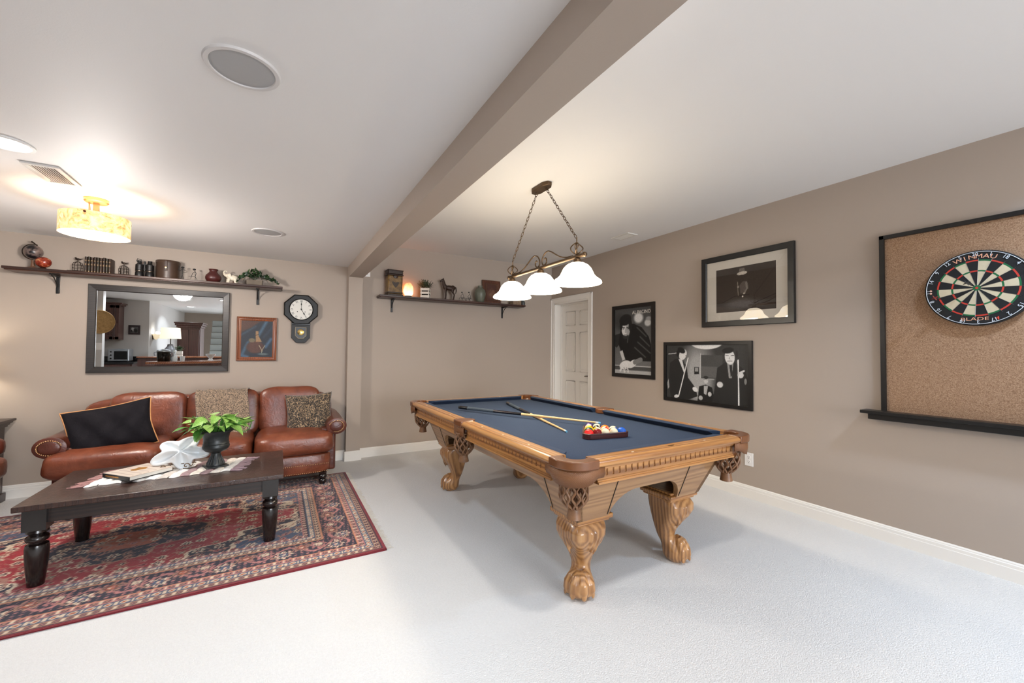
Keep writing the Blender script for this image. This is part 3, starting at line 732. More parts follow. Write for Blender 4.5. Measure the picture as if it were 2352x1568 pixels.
# ================================================================== POOL TABLE LAMP
LXp = 1.772
M_BRONZE = mat('antique_bronze', (.36, .29, .22), .38, .85, var=.2, vs=25)
lamp = thing('billiard_lamp', 'bronze three-shade lamp hanging on two chains above the pool table', 'pendant lamp', (LXp, 2.632, ZR))
zb = 1.949-ZR
mb = MB(); pl_ = [(-.042, -.075), (-.018, -.115), (.018, -.115), (.042, -.075), (.042, .075), (.018, .115), (-.018, .115), (-.042, .075)]
mb.prism(pl_, -.03, 0); mb.build('canopy', M_BRONZE, lamp, smooth=0, bevel=.004)
ch = [((0, .058, -.03), (0, .448, 2.082-ZR)), ((0, -.058, -.03), (0, -.438, 2.082-ZR))]
lk = MB(); lk.tube([(.0085*math.cos(a*PI/8), 0, .0215*math.sin(a*PI/8)) for a in range(16)], .0024, 6, closed=True); lkm = lk.mesh('chain_link', M_BRONZE, 80)
for a_, b_ in ch:
    a_, b_ = Vector(a_), Vector(b_); L = (b_-a_).length; n = round(L/.034); dr = (b_-a_)/L
    q = dr.to_track_quat('Z', 'Y')
    for k in range(n):
        p = a_+dr*(k+.5)*L/n
        o = obj_of(lkm, 'chain_link', lamp, p); o.rotation_mode = 'QUATERNION'; o.rotation_quaternion = q @ Euler((0, 0, (k%2)*PI/2)).to_quaternion()
MB().tube([(0, -.52, zb), (0, .50, zb)], .0135, 16).build('bar', M_BRONZE, lamp)
for y in (-.525, .505): MB().ell((0, y, zb), .018, 16, 10).build('end_cap', M_BRONZE, lamp)
for s in (-1, 1):
    y0 = s*.443
    # wire orb with centre stem
    mb = MB(); mb.tube([(0, y0, zb), (0, y0, 2.085-ZR)], .0045, 8)
    for k in range(4):
        a = k*PI/2+.4
        mb.tube([(.043*math.sin(t_*PI)*math.cos(a+t_*1.2), y0+.043*math.sin(t_*PI)*math.sin(a+t_*1.2), zb+.012+.088*t_) for t_ in [i/12 for i in range(13)]], .0042, 6)
    mb.build('wire_orb', M_BRONZE, lamp)
    # scroll: rises from the bar to the middle and curls
    pts = [(0, s*.40, zb+.014), (0, s*.33, zb+.018), (0, s*.26, zb+.035), (0, s*.19, zb+.07), (0, s*.135, zb+.10), (0, s*.09, zb+.112), (0, s*.05, zb+.10), (0, s*.022, zb+.07), (0, s*.016, zb+.04), (0, s*.03, zb+.018), (0, s*.055, zb+.014), (0, s*.075, zb+.03), (0, s*.078, zb+.052), (0, s*.064, zb+.066), (0, s*.052, zb+.06)]
    def crom(P, m=5):
        P = [Vector(p) for p in P]; out = []
        for i in range(len(P)-1):
            p0, p1, p2, p3 = P[max(i-1, 0)], P[i], P[i+1], P[min(i+2, len(P)-1)]
            for j in range(m):
                t_ = j/m; out.append(.5*((2*p1)+(p2-p0)*t_+(2*p0-5*p1+4*p2-p3)*t_**2+(3*p1-p0-3*p2+p3)*t_**3))
        return out+[P[-1]]
    MB().tube(crom(pts), .0055, 6).build('scroll', M_BRONZE, lamp, smooth=80)
def lampglass():
    m, nt, b = newmat('frosted_lamp_glass'); b.inputs['Base Color'].default_value = (.95, .9, .82, 1); b.inputs['Roughness'].default_value = .35
    vec = coords(nt); f = noise(nt, vec, 9, 3); r = ramp(nt, [(.3, (1, .90, .74)), (.7, (1, .96, .88))]); nt.links.new(f, r.inputs[0]); nt.links.new(r.outputs[0], b.inputs['Emission Color']); b.inputs['Emission Strength'].default_value = 13.0
    return m
M_LG = lampglass()
M_BULB = mat('lit_bulb', (1, 1, 1), .5, emit=(1, .9, .72), es=30)
for y in (.449, .002, -.449):
    MB().lathe([(.012, zb-.006), (.026, zb-.02), (.03, zb-.045), (.02, zb-.05), (0, zb-.05)], 18, T3(0, y, 0)).build('socket', M_BRONZE, lamp)
    pr = [(.024, zb-.043), (.05, zb-.048), (.075, zb-.062), (.095, zb-.084), (.108, zb-.110), (.118, zb-.132), (.135, zb-.150), (.155, zb-.163), (.166, zb-.175), (.168, zb-.186), (.162, zb-.190)]
    pin = [(r-.006, z-.001) for r, z in pr[::-1][1:]]
    sh = MB().lathe(pr+pin, 40, T3(0, y, 0), cap=False).build('shade', M_LG, lamp, smooth=80)
    MB().ell((0, y, zb-.115), (.03, .03, .04), 16, 10).build('bulb', M_BULB, lamp)
    light('POINT', 'billiard_lamp_light', (LXp, 2.632+y, ZR+zb-.165), 8, (1, .92, .8), .05)
# ================================================================== SOFA SIDE
def leather(name, cols, bs=5):
    m, nt, b = newmat(name); vec = coords(nt)
    f = noise(nt, vec, 6, 5, .62, .3); r = ramp(nt, [(.3, cols[0]), (.52, cols[1]), (.75, cols[2])]); nt.links.new(f, r.inputs[0]); nt.links.new(r.outputs[0], b.inputs['Base Color'])
    b.inputs['Roughness'].default_value = .30; b.inputs['Specular IOR Level'].default_value = .55
    v = nd(nt, 'ShaderNodeTexVoronoi'); v.feature = 'DISTANCE_TO_EDGE'; v.inputs['Scale'].default_value = 240; nt.links.new(vec, v.inputs['Vector'])
    n2 = noise(nt, vec, 16, 4, .6, 1.5)
    b1 = nd(nt, 'ShaderNodeBump'); b1.inputs['Strength'].default_value = .16; b1.inputs['Distance'].default_value = .02; nt.links.new(n2, b1.inputs['Height'])
    b2_ = nd(nt, 'ShaderNodeBump'); b2_.inputs['Strength'].default_value = .08; b2_.inputs['Distance'].default_value = .002; nt.links.new(v.outputs['Distance'], b2_.inputs['Height']); nt.links.new(b1.outputs[0], b2_.inputs['Normal']); nt.links.new(b2_.outputs[0], b.inputs['Normal'])
    return m
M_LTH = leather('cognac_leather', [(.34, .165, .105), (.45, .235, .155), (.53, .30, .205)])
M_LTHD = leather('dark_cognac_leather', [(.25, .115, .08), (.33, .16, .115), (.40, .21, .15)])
M_BRASS = mat('antique_brass_nail', (.82, .66, .48), .3, .9)
M_FOOT = mat('espresso_wood', (.075, .045, .04), .25, coat=.4)
SCX, SFY, SBY = -.475, 4.18, 5.06      # centre x, seat front y, back y
sofa = thing('leather_sofa', 'cognac leather three-seat sofa with rolled arms and brass nailheads', 'sofa', (SCX, 4.62, .012))
fy = SFY-4.62     # local front
# base rail
mb = MB(); mb.ell((0, (fy+.05+.36)/2, .205), (.935, (.36-fy-.05)/2, .105), 64, 16, .25, .18); mb.build('base', M_LTH, sofa, smooth=60)
def cushion(name, x0, x1, y0, y1, z0, z1, m, e=.42, T=None, crown=.16, sag=0):
    def warp(x, y, z):
        c = (1-abs(x)**2.5)*(1-abs(y)**2.5)
        if z > 0: z = z*(1+crown*c)
        w_ = .012*math.sin(7*x+3*y)+.008*math.sin(11*y-5*x)
        return (x*(1+.012*math.sin(5*z+y*4)), y+w_*.6, z+w_)
    mb = MB(); mb.ell(((x0+x1)/2, (y0+y1)/2, (z0+z1)/2), ((x1-x0)/2, (y1-y0)/2, (z1-z0)/2), 56, 28, e, .28, T=T, warp=warp)
    return mb.build(name, m, sofa, smooth=180)
lx = lambda X: X-SCX
sb = [-1.49, -.79, -.185, .485]
for k in range(3):
    c = cushion('seat_cushion', lx(sb[k])+.004, lx(sb[k+1])-.004, fy+(0 if k != 1 else .01), .20, .285, .505, M_LTH, .5)
    # welt seam around the cushion
    mbw = MB(); x0, x1 = lx(sb[k])+.02, lx(sb[k+1])-.02
    mbw.tube([(x0, fy+.09, .43), (x0+.05, fy+.02, .43), ((x0+x1)/2, fy+.006, .43), (x1-.05, fy+.02, .43), (x1, fy+.09, .43)], .004, 6); mbw.build('welt', M_LTH, c, smooth=80)
bb = [-1.27, -.735, -.165, .385]
for k in range(3):
    T = T3(0, .17, .42) @ RX_(-.20)
    cushion('back_cushion', lx(bb[k])-.004, lx(bb[k+1])+.004, -.10, .13, .0, .455+.006*k, M_LTH, .36, T, .03)
# back frame with rounded shoulders
mb = MB(); mb.ell((0, .34, .50), (.99, .10, .335), 72, 24, .28, .22, T=T3(0, 0, 0)); mb.build('back_frame', M_LTH, sofa, smooth=60)
# rolled arms
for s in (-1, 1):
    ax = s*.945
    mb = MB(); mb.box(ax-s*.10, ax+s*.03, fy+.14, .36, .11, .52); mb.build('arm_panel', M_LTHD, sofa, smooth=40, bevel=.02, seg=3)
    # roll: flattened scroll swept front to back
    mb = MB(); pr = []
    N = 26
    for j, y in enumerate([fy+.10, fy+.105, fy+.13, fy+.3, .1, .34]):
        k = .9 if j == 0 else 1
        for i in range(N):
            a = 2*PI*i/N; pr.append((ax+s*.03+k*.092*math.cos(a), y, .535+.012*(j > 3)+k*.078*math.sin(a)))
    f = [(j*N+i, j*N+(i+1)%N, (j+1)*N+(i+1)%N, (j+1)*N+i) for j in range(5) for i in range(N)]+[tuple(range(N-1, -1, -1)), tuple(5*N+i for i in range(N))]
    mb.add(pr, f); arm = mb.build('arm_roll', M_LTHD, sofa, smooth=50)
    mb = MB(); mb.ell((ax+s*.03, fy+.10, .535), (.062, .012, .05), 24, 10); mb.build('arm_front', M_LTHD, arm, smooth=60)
    mb = MB()
    for i in range(26):
        a = -1.9+i*(3.8+.9)/25 if s > 0 else PI+1.9-i*(3.8+.9)/25
        mb.ell((ax+s*.03+.066*math.cos(a), fy+.096, .535+.054*math.sin(a)), (.0048, .004, .0048), 8, 6)
    nh = mb.build('nailhead_trim', M_BRASS, arm, smooth=80); nh['kind'] = 'stuff'
# nailhead rows on the base
for z in (.20, .128):
    mb = MB()
    for i in range(118):
        x = -.90+1.80*i/117
        mb.ell((x, fy+.05-(.0 if abs(x) < .85 else -.01), z), (.0046, .004, .0046), 6, 4)
    nh = mb.build('nailhead_trim', M_BRASS, sofa, smooth=80); nh['kind'] = 'stuff'
ftm = MB().lathe([(0, 0), (.02, 0), (.03, .012), (.036, .03), (.03, .045), (.022, .05), (.034, .058), (.04, .072), (.034, .088), (.028, .092), (.036, .1), (.036, .115), (0, .115)], 20).mesh('foot', M_FOOT, 60)
for x in (-.86, 0, .86):
    for y in (fy+.10, .30): obj_of(ftm, 'foot', sofa, (x, y, 0))

# ---- leopard cloth material
def leopard(name, ground, edge, scale, th=(.30, .36, .52, .58)):
    m, nt, b = newmat(name); vec = coords(nt)
    nz = nd(nt, 'ShaderNodeTexNoise'); nz.inputs['Scale'].default_value = scale*.8; nt.links.new(vec, nz.inputs['Vector'])
    ad = nd(nt, 'ShaderNodeMix', data_type='VECTOR'); ad.inputs[0].default_value = .03; nt.links.new(vec, ad.inputs[4]); nt.links.new(nz.outputs['Color'], ad.inputs[5])
    v = nd(nt, 'ShaderNodeTexVoronoi'); v.inputs['Scale'].default_value = scale; nt.links.new(ad.outputs[1], v.inputs['Vector'])
    r = ramp(nt, [(0, edge), (th[0], edge), (th[1], (.05, .045, .04)), (th[2], (.05, .045, .04)), (th[3], ground)]); nt.links.new(v.outputs['Distance'], r.inputs[0])
    n2 = noise(nt, vec, scale*1.7, 2); mx = nd(nt, 'ShaderNodeMath', operation='GREATER_THAN'); mx.inputs[1].default_value = .68; nt.links.new(n2, mx.inputs[0])
    mc = nd(nt, 'ShaderNodeMix', data_type='RGBA'); nt.links.new(mx.outputs[0], mc.inputs[0]); nt.links.new(r.outputs[0], mc.inputs[6]); mc.inputs[7].default_value = (*srgb(ground), 1)
    nt.links.new(mc.outputs[2], b.inputs['Base Color']); b.inputs['Roughness'].default_value = .8; b.inputs['Sheen Weight'].default_value = .25
    bump(nt, b, noise(nt, vec, 500, 2), .3, .002); return m
M_LEO1 = leopard('leopard_throw_cloth', (.62, .53, .44), (.40, .31, .25), 150, (.12, .18, .46, .54))
M_LEO2 = leopard('leopard_velvet', (.58, .49, .38), (.40, .32, .24), 95, (.18, .24, .58, .64))
# throw draped over the middle back cushion
def throw(u, v):
    pr = [(4.50, .515), (4.545, .60), (4.575, .69), (4.60, .78), (4.64, .865), (4.70, .905), (4.80, .90), (4.90, .86), (4.96, .80), (5.00, .70)]
    t_ = v*(len(pr)-1); i = min(int(t_), len(pr)-2); k = t_-i
    y = pr[i][0]*(1-k)+pr[i+1][0]*k; z = pr[i][1]*(1-k)+pr[i+1][1]*k
    x = -.665+.40*u+.012*math.sin(v*9)+.02*(1-v); w_ = .008*math.sin(u*17+v*5)*(.4+v)+.004*math.sin(u*31)
    return (x+.02*v, y-w_-.004, z+w_*.6)
tag(MB().grid(throw, 40, 60).build('leopard_throw', M_LEO1, smooth=180, solid=.008), 'leopard print throw draped over the middle back cushion of the sofa', 'blanket')

# ---- cushions on the sofa
def pillow(name, label, w_, h_, t_, m, loc, rot, pipe=None, droop=0):
    o = thing(name, label, 'pillow', loc); o.rotation_euler = rot
    def surf(sgn):
        def fn(u, v):
            x, z = 2*u-1, 2*v-1
            k = ((1-abs(x)**3.2)*(1-abs(z)**3.2)); k = max(0, k)**.55
            ear = .07*(x*x*z*z)
            px = x*w_/2*(1+ear-.05*(1-z*z)*0-.035*(1-abs(z))); pz = z*h_/2*(1+ear-.035*(1-abs(x)))
            wr = .010*math.sin(9*x+4*z)*k+.007*math.sin(6*z-11*x)*k
            return (px, sgn*(t_/2*k)+wr, pz-droop*k)
        return fn
    mb = MB(); mb.grid(surf(-1), 36, 36); mb.grid(surf(1), 36, 36); mb.build('cover', m, o, smooth=180)
    if pipe:
        f = surf(1); e = [f(i/18, 0) for i in range(18)]+[f(1, i/18) for i in range(18)]+[f(1-i/18, 1) for i in range(18)]+[f(0, 1-i/18) for i in range(18)]
        MB().tube(e, .0055, 6, closed=True).build('piping', pipe, o, smooth=80)
    return o
def velvet():
    m, nt, b = newmat('black_velvet'); b.inputs['Specular IOR Level'].default_value = .08; b.inputs['Base Color'].default_value = (.010, .009, .011, 1); b.inputs['Roughness'].default_value = .9; b.inputs['Sheen Weight'].default_value = .06; b.inputs['Sheen Roughness'].default_value = .3; b.inputs['Sheen Tint'].default_value = (.5, .45, .5, 1)
    vec = coords(nt); bump(nt, b, noise(nt, vec, 12, 4, .6, 1), .3, .02); return m
M_GOLDP = mat('gold_piping', (.72, .50, .30), .6)
pillow('velvet_pillow', 'black velvet pillow with gold piping at the sofa end', .50, .37, .17, velvet(), (-1.155, 4.42, .645), (-.36, -.19, .12), M_GOLDP)
pillow('leopard_pillow', 'leopard print pillow leaning at the sofa end by the column', .40, .40, .15, M_LEO2, (.275, 4.53, .645), (-.34, -.06, -.10))

# ================================================================== RUG
RX0, RX1, RY0, RY1 = -2.3, .627, 2.683, 4.57
def rug():
    st = .0075; nx = int((RX1-RX0)/st); ny = int((RY1-RY0)/st)
    xs = np.linspace(RX0, RX1, nx+1); ys = np.linspace(RY0, RY1, ny+1); X, Y = np.meshgrid(xs, ys)
    ax = np.minimum(X-RX0, RX1-X); ay = np.minimum(Y-RY0, RY1-Y); E = np.minimum(ax, ay)
    hor = ay <= ax; U = np.where(hor, X, Y)      # along the border
    c = lambda r, g, b: lin((r, g, b))
    RED, DRED, NAVY, TAN, PINK, CREAM, BLUE, RUST = c(.56, .14, .17), c(.40, .12, .14), c(.13, .12, .18), c(.62, .46, .38), c(.66, .43, .41), c(.80, .72, .62), c(.26, .31, .40), c(.64, .33, .22)
    img = np.zeros(X.shape+(3,)); img[:] = RED
    def put(mask, col): img[mask] = col
    def band(a, b): return (E >= a) & (E < b)
    n1 = RNG.random(X.shape)
    # outer guard + stripes
    put(band(0, .022), c(.50, .15, .18)); put(band(.022, .028), NAVY)
    def dots(a, b, ground, col, col2, per):
        m = band(a, b); put(m, ground); mid = (a+b)/2; h = (b-a)/2
        ph = (U/per) % 1-.5; r = (E-mid)/h
        put(m & (ph**2*6+r**2*1.4 < .55), col); put(m & (ph**2*6+r**2*1.4 < .16), col2)
        ph2 = ((U/per)+.5) % 1-.5; put(m & (np.abs(ph2) < .10) & (np.abs(r) < .75), CREAM)
    dots(.028, .062, TAN, NAVY, PINK, .045)
    put(band(.062, .066), NAVY)
    dots(.066, .108, BLUE, CREAM, RUST, .062); put(band(.108, .112), NAVY)
    dots(.112, .148, PINK, NAVY, TAN, .05); put(band(.148, .153), c(.75, .5, .36))
    # main border: navy ground, vine with palmettes
    m = band(.153, .345); put(m, NAVY); mid = .249; h = .096; r = (E-mid)/h
    ph = U/.30; vine = r-.55*np.sin(2*PI*ph); put(m & (np.abs(vine) < .10), PINK)
    vine2 = r+.6*np.sin(2*PI*ph+1.1); put(m & (np.abs(vine2) < .07), TAN)
    for k, (col, col2) in enumerate(((TAN, RUST), (CREAM, BLUE), (PINK, CREAM))):
        a = ((ph+k/3) % 1-.5)*.30; b_ = (r-.30*(-1)**k)*h; rad = np.sqrt(a**2+b_**2); an = np.arctan2(b_, a)
        ro = .044*(1+.22*np.cos(an*8)); put(m & (rad < ro), col); put(m & (rad < ro*.72), NAVY); put(m & (rad < ro*.55), col2); put(m & (rad < ro*.22), CREAM)
    sc = np.sin(U*95)*np.sin(E*120+U*14); put(m & (sc > .72), PINK); put(m & (sc < -.80), c(.52, .36, .36))
    put(band(.345, .350), c(.75, .5, .36)); dots(.350, .384, TAN, NAVY, CREAM, .045); put(band(.384, .388), NAVY); dots(.388, .424, BLUE, CREAM, PINK, .058); put(band(.424, .428), NAVY); dots(.428, .458, PINK, NAVY, TAN, .042)
    # field: navy spandrels, red medallion lobes
    m = E >= .458; put(m, NAVY)
    cx, cy = (RX0+RX1)/2, (RY0+RY1)/2; a = np.abs(X-cx)/((RX1-RX0)/2-.458); b_ = np.abs(Y-cy)/((RY1-RY0)/2-.458)
    sp = a+b_*.75+.06*np.cos(b_*16)+.03*np.cos(a*30)
    put(m & (sp > 1.28), BLUE); put(m & (np.abs(sp-1.28) < .025), CREAM)
    put(m & (sp < 1.02), RED); put(m & (np.abs(sp-1.02) < .018), CREAM)
    put(m & (sp < .52), NAVY); put(m & (np.abs(sp-.52) < .02), TAN); put(m & (sp < .26), RUST)
    # scattered flowers and stems in the field
    gx, gy = .092, .08
    ix = np.floor(X/gx); iy = np.floor(Y/gy); jx = (np.sin(ix*12.9+iy*78.2)*43758.5) % 1; jy = (np.sin(ix*39.3+iy*11.1)*24634.6) % 1; jk = (np.sin(ix*7.7+iy*31.9)*9631.3) % 1
    fx = (X/gx-ix-.5-.4*(jx-.5))*gx; fy_ = (Y/gy-iy-.5-.4*(jy-.5))*gy; rad = np.sqrt(fx**2+fy_**2); an = np.arctan2(fy_, fx)
    ro = (.017+.012*jk)*(1+.3*np.cos(an*(5+np.floor(jk*3))))
    fl_ = m & (rad < ro); put(fl_, TAN); put(fl_ & (jk > .6), CREAM); put(fl_ & (jk < .3), PINK); put(m & (rad < ro*.62), DRED); put(m & (rad < ro*.45) & (jk > .4), NAVY); put(m & (rad < ro*.2), CREAM)
    st1 = np.sin(X*42+3*np.sin(Y*21))+np.sin(Y*47+3*np.sin(X*19)); put(m & (np.abs(st1) < .16) & (rad > ro*1.1), c(.60, .42, .36))
    img = img*(.85+.3*RNG.random(X.shape))[..., None]
    # abrash: worn bands across the width
    wv = .5+.5*np.sin(Y*9+np.sin(X*2)*1.5); img = img*(.86+.2*wv)[..., None]
    nxp, nyp = nx+1, ny+1
    wob = .006*np.sin(X*2.2+.5)*((Y < 3)*1.0)
    Z = np.full(X.shape, .011)+.0015*np.sin(X*5)*np.sin(Y*4)
    co = np.stack([X, Y+wob, Z], -1).reshape(-1, 3)
    idx = np.arange(nxp*nyp).reshape(nyp, nxp)
    fq = np.stack([idx[:-1, :-1], idx[:-1, 1:], idx[1:, 1:], idx[1:, :-1]], -1).reshape(-1, 4)
    me = bpy.data.meshes.new('rug_pile'); me.vertices.add(len(co)); me.vertices.foreach_set('co', co.ravel()); me.loops.add(fq.size); me.loops.foreach_set('vertex_index', fq.ravel()); me.polygons.add(len(fq)); me.polygons.foreach_set('loop_start', np.arange(0, fq.size, 4)); me.update(calc_edges=True)
    set_col(me, np.clip(img, 0, 1).reshape(-1, 3)); me.materials.append(attr_mat('rug_wool', .95, .1, .5, 260, .2)); me.shade_smooth()
    t = thing('persian_rug', 'red and navy patterned rug under the coffee table', 'rug')
    obj_of(me, 'pile', t)
    M_BACK = mat('rug_edge', (.42, .10, .13), .9)
    mb = MB(); mb.box(RX0, RX1, RY0, RY0+.004, 0, .0105); mb.box(RX0, RX1, RY1-.004, RY1, 0, .0105); mb.box(RX0, RX0+.004, RY0, RY1, 0, .0105); mb.box(RX1-.004, RX1, RY0, RY1, 0, .0105); mb.build('binding', M_BACK, t, smooth=0)
    mb = MB()
    for i in range(230):
        y = RY0+.01+(RY1-RY0-.02)*i/229; L = random.uniform(.025, .05); a = random.uniform(-.5, .5)
        mb.tube([(RX1-.002, y, .006), (RX1+L*.5, y+a*.01, .004), (RX1+L, y+a*.02, .002)], .0016, 4)
    mb.build('fringe', mat('fringe_cotton', (.80, .77, .72), .9), t, smooth=60)
rug()

# ================================================================== COFFEE TABLE
CT0, CT1, CTY0, CTY1, CTZ = -1.185, .043, 3.11, 3.85, .458
ESP = ['150c0b', '20130f', '2b1b16', '362520']
def tabletop():
    m, nt, b = newmat('hammered_parquet'); vec = coords(nt)
    br = nd(nt, 'ShaderNodeTexBrick'); br.inputs['Scale'].default_value = 14; br.inputs['Mortar Size'].default_value = .012; br.inputs['Color1'].default_value = (*srgb((.21, .13, .105)), 1); br.inputs['Color2'].default_value = (*srgb((.27, .175, .14)), 1); br.inputs['Mortar'].default_value = (*srgb((.10, .06, .05)), 1); br.offset = .5
    mp = coords(nt, (1, 1, 1), (0, 0, .785)); nt.links.new(mp, br.inputs['Vector'])
    n1 = noise(nt, vec, 30, 4, .6, .5); mc = nd(nt, 'ShaderNodeMix', data_type='RGBA', blend_type='MULTIPLY'); mc.inputs[0].default_value = .5; nt.links.new(br.outputs['Color'], mc.inputs[6])
    r = ramp(nt, [(.25, (.55, .5, .48)), (.75, (1, 1, 1))]); nt.links.new(n1, r.inputs[0]); nt.links.new(r.outputs[0], mc.inputs[7]); nt.links.new(mc.outputs[2], b.inputs['Base Color'])
    b.inputs['Roughness'].default_value = .33; b.inputs['Coat Weight'].default_value = .15; bump(nt, b, noise(nt, vec, 55, 3, .6, .6), .55, .006); return m
ctb = thing('coffee_table', 'dark espresso wood coffee table with turned legs on the rug', 'coffee table', ((CT0+CT1)/2, (CTY0+CTY1)/2, .012))
hw_, hd_ = (CT1-CT0)/2, (CTY1-CTY0)/2; zt_ = CTZ-.012
M_ESPX = wood('espresso_x', ESP, 'x', 10, .35, .2); M_ESPY = wood('espresso_y', ESP, 'y', 10, .35, .2)
MB().box(-hw_, hw_, -hd_, hd_, zt_-.03, zt_).build('table_top', tabletop(), ctb, smooth=30, bevel=.004)
for s in (-1, 1):
    MB().box(-hw_+.10, hw_-.10, s*(hd_-.065)-.011, s*(hd_-.065)+.011, zt_-.115, zt_-.03).build('apron', M_ESPX, ctb, smooth=0)
    MB().box(s*(hw_-.065)-.011, s*(hw_-.065)+.011, -hd_+.10, hd_-.10, zt_-.115, zt_-.03).build('apron', M_ESPY, ctb, smooth=0)
mbl = MB(); mbl.box(-.046, .046, -.046, .046, .30, zt_-.03); mbl.lathe([(.028, .30), (.043, .297), (.045, .285), (.034, .275), (.030, .27), (.043, .262), (.047, .25), (.043, .238), (.031, .232), (.030, .226), (.044, .218), (.0475, .20), (.046, .15), (.041, .08), (.034, .015), (.033, 0), (0, 0)], 28)
lgm = mbl.mesh('leg', M_FOOT, 40)
for sx in (-1, 1):
    for sy in (-1, 1): obj_of(lgm, 'leg', ctb, (sx*(hw_-.075), sy*(hd_-.075), 0))

# ---- woven runner
rn = thing('table_runner', 'chunky woven cream and mauve runner with tassels on the coffee table', 'table runner', (0, 0, CTZ))
cols_ = [(.90, .88, .85), (.90, .88, .85), (.88, .86, .83), (.30, .27, .26), (.89, .87, .84), (.91, .90, .88), (.80, .76, .72), (.90, .89, .87), (.60, .50, .50), (.90, .86, .80), (.62, .52, .52), (.88, .84, .79), (.92, .90, .87)]
a0, a1 = Vector((-.955, 3.535, 0)), Vector((-.235, 3.525, 0)); RWH = .17
nb = len(cols_); ux = (a1-a0).normalized(); uy = Vector((-ux.y, ux.x, 0))
for k, c in enumerate(cols_):
    mb = MB(); s0, s1 = k/nb, (k+1)/nb; L = (a1-a0).length
    def fn(u, v):
        s = s0+(s1-s0)*u; p = a0+(a1-a0)*s; wv = RWH*(1+.05*math.sin(s*57)+.04*math.sin(s*23+1)); q = p+uy*(2*v-1)*wv+ux*(.035*(2*v-1)+.006*math.sin(v*20+k))
        z = .004+.010*math.sin(PI*u)**.7+.0022*math.sin(v*80+k*2)
        if v in (0, 1): z = .0015
        return (q.x, q.y, z)
    mb.grid(fn, 6, 40); mb.build('woven_band', mat('runner_yarn', c, .95, var=.12, vs=60, bmp=.6, bs=240), rn, smooth=180)
for end, P, d_, c in ((0, a0, -1, (.62, .46, .44)), (1, a1, 1, (.62, .52, .54))):
    mb = MB()
    for i in range(26):
        v = -1+2*i/25; q = P+uy*v*RWH+ux*.035*v; L = random.uniform(.05, .085); a = random.uniform(-.03, .03)
        pts = [q+ux*d_*L*t_+uy*(a*t_+.006*math.sin(t_*9+i)) for t_ in (0, .3, .6, 1)]
        mb.tube([(p.x, p.y, .005-.003*j/3) for j, p in enumerate(pts)], [.005, .0055, .005, .0035], 5)
    mb.build('tassels', mat('tassel_yarn', c, .95), rn, smooth=80)

# ---- book
B = [fl(236, 1096, CTZ+.015), fl(300, 1106, CTZ+.015), fl(372, 1080, CTZ+.015)]
u_ = Vector((B[1]-B[0]).xy); v_ = Vector((B[2]-B[1]).xy)
bk = thing('hardcover_book', 'pale covered book with dark spine lying on the runner', 'book', (B[0].x, B[0].y, CTZ+.016), math.atan2(u_.y, u_.x))
Wb, Hb, Tb = u_.length*.95, .245, .026
M_COVER = mat('book_cover_print', (.80, .74, .68), .35, var=.08, vs=15); M_PAGES = mat('book_pages', (.88, .86, .82), .9); M_SPINE = mat('book_spine', (.10, .10, .11), .4); M_GILT = mat('gilt_print', (.74, .52, .22), .35, .6)
MB().box(.003, Wb-.003, .004, Hb-.004, .003, Tb-.003).build('pages', M_PAGES, bk, smooth=0)
mb = MB(); mb.box(0, Wb, .0, Hb, 0, .003); mb.build('cover', M_SPINE, bk, smooth=0)
mb = MB(); mb.box(0, Wb, .0, Hb, Tb-.003, Tb); mb.build('cover', M_COVER, bk, smooth=0)
MB().box(0, Wb, -.002, .003, 0, Tb-.0005).build('spine', M_SPINE, bk, smooth=0)
mb = MB(); mb.prism([(Wb*.42+.032*math.cos(a*PI/8)*(1+.3*math.sin(a*2)), Hb*.55+.045*math.sin(a*PI/8)) for a in range(16)], Tb, Tb+.0005); mb.build('cover_emblem', M_GILT, bk, smooth=0)
mb = MB()
for k in range(5): mb.box(.018, Wb-.018, .03+k*.042, .034+k*.042, Tb, Tb+.0003)
mb.build('cover_lines', mat('cover_ink', (.62, .52, .50), .5), bk, smooth=0)
mb = MB(); x = .03
while x < Wb*.62: wd_ = random.uniform(.004, .009); mb.box(x, x+wd_, -.0026, -.002, Tb*.33, Tb*.62); x += wd_+.003
mb.build('spine_lettering', M_GILT, bk, smooth=0)

# ---- white ceramic bowl on a wire stand
cb = thing('ceramic_leaf_bowl', 'white ceramic lobed bowl propped on a scrolled wire stand', 'bowl', (-.585, 3.56, CTZ+.012), .05)
def bowl(u, v):
    a = 2*PI*u; r = v
    lob = 1+.26*math.cos(5*a+.9)+.07*math.cos(3*a+2)
    R_ = .094*lob*r; x = R_*math.cos(a)*1.30; z = R_*math.sin(a)*.92
    y = -.028+.052*r**2*(1+.75*math.cos(5*a+.9))*.5-.030*math.sin(PI*r)*math.cos(5*a+.9+PI)
    return (x, y, z)
T = T3(.012, -.005, .105) @ RX_(-.42)
M_CER = mat('white_ceramic', (.87, .88, .88), .3, coat=.3)
mb = MB(); mb.grid(bowl, 80, 16, T=T); mb.grid(lambda u, v: tuple(Vector(bowl(u, v))+Vector((0, .018, 0))), 80, 16, T=T)
rim = [bowl(i/80, 1) for i in range(80)]; mb.tube([T @ (Vector(p)+Vector((0, .009, 0))) for p in rim], .0115, 8, closed=True)
mb.build('bowl_body', M_CER, cb, smooth=180, weld=False, remesh=.005)
mb = MB()
def spiral(cx, z, s, y): return [(cx+s*(.020-.0016*i)*math.cos(i*.5), y, z+(.020-.0016*i)*math.sin(i*.5)) for i in range(12)]
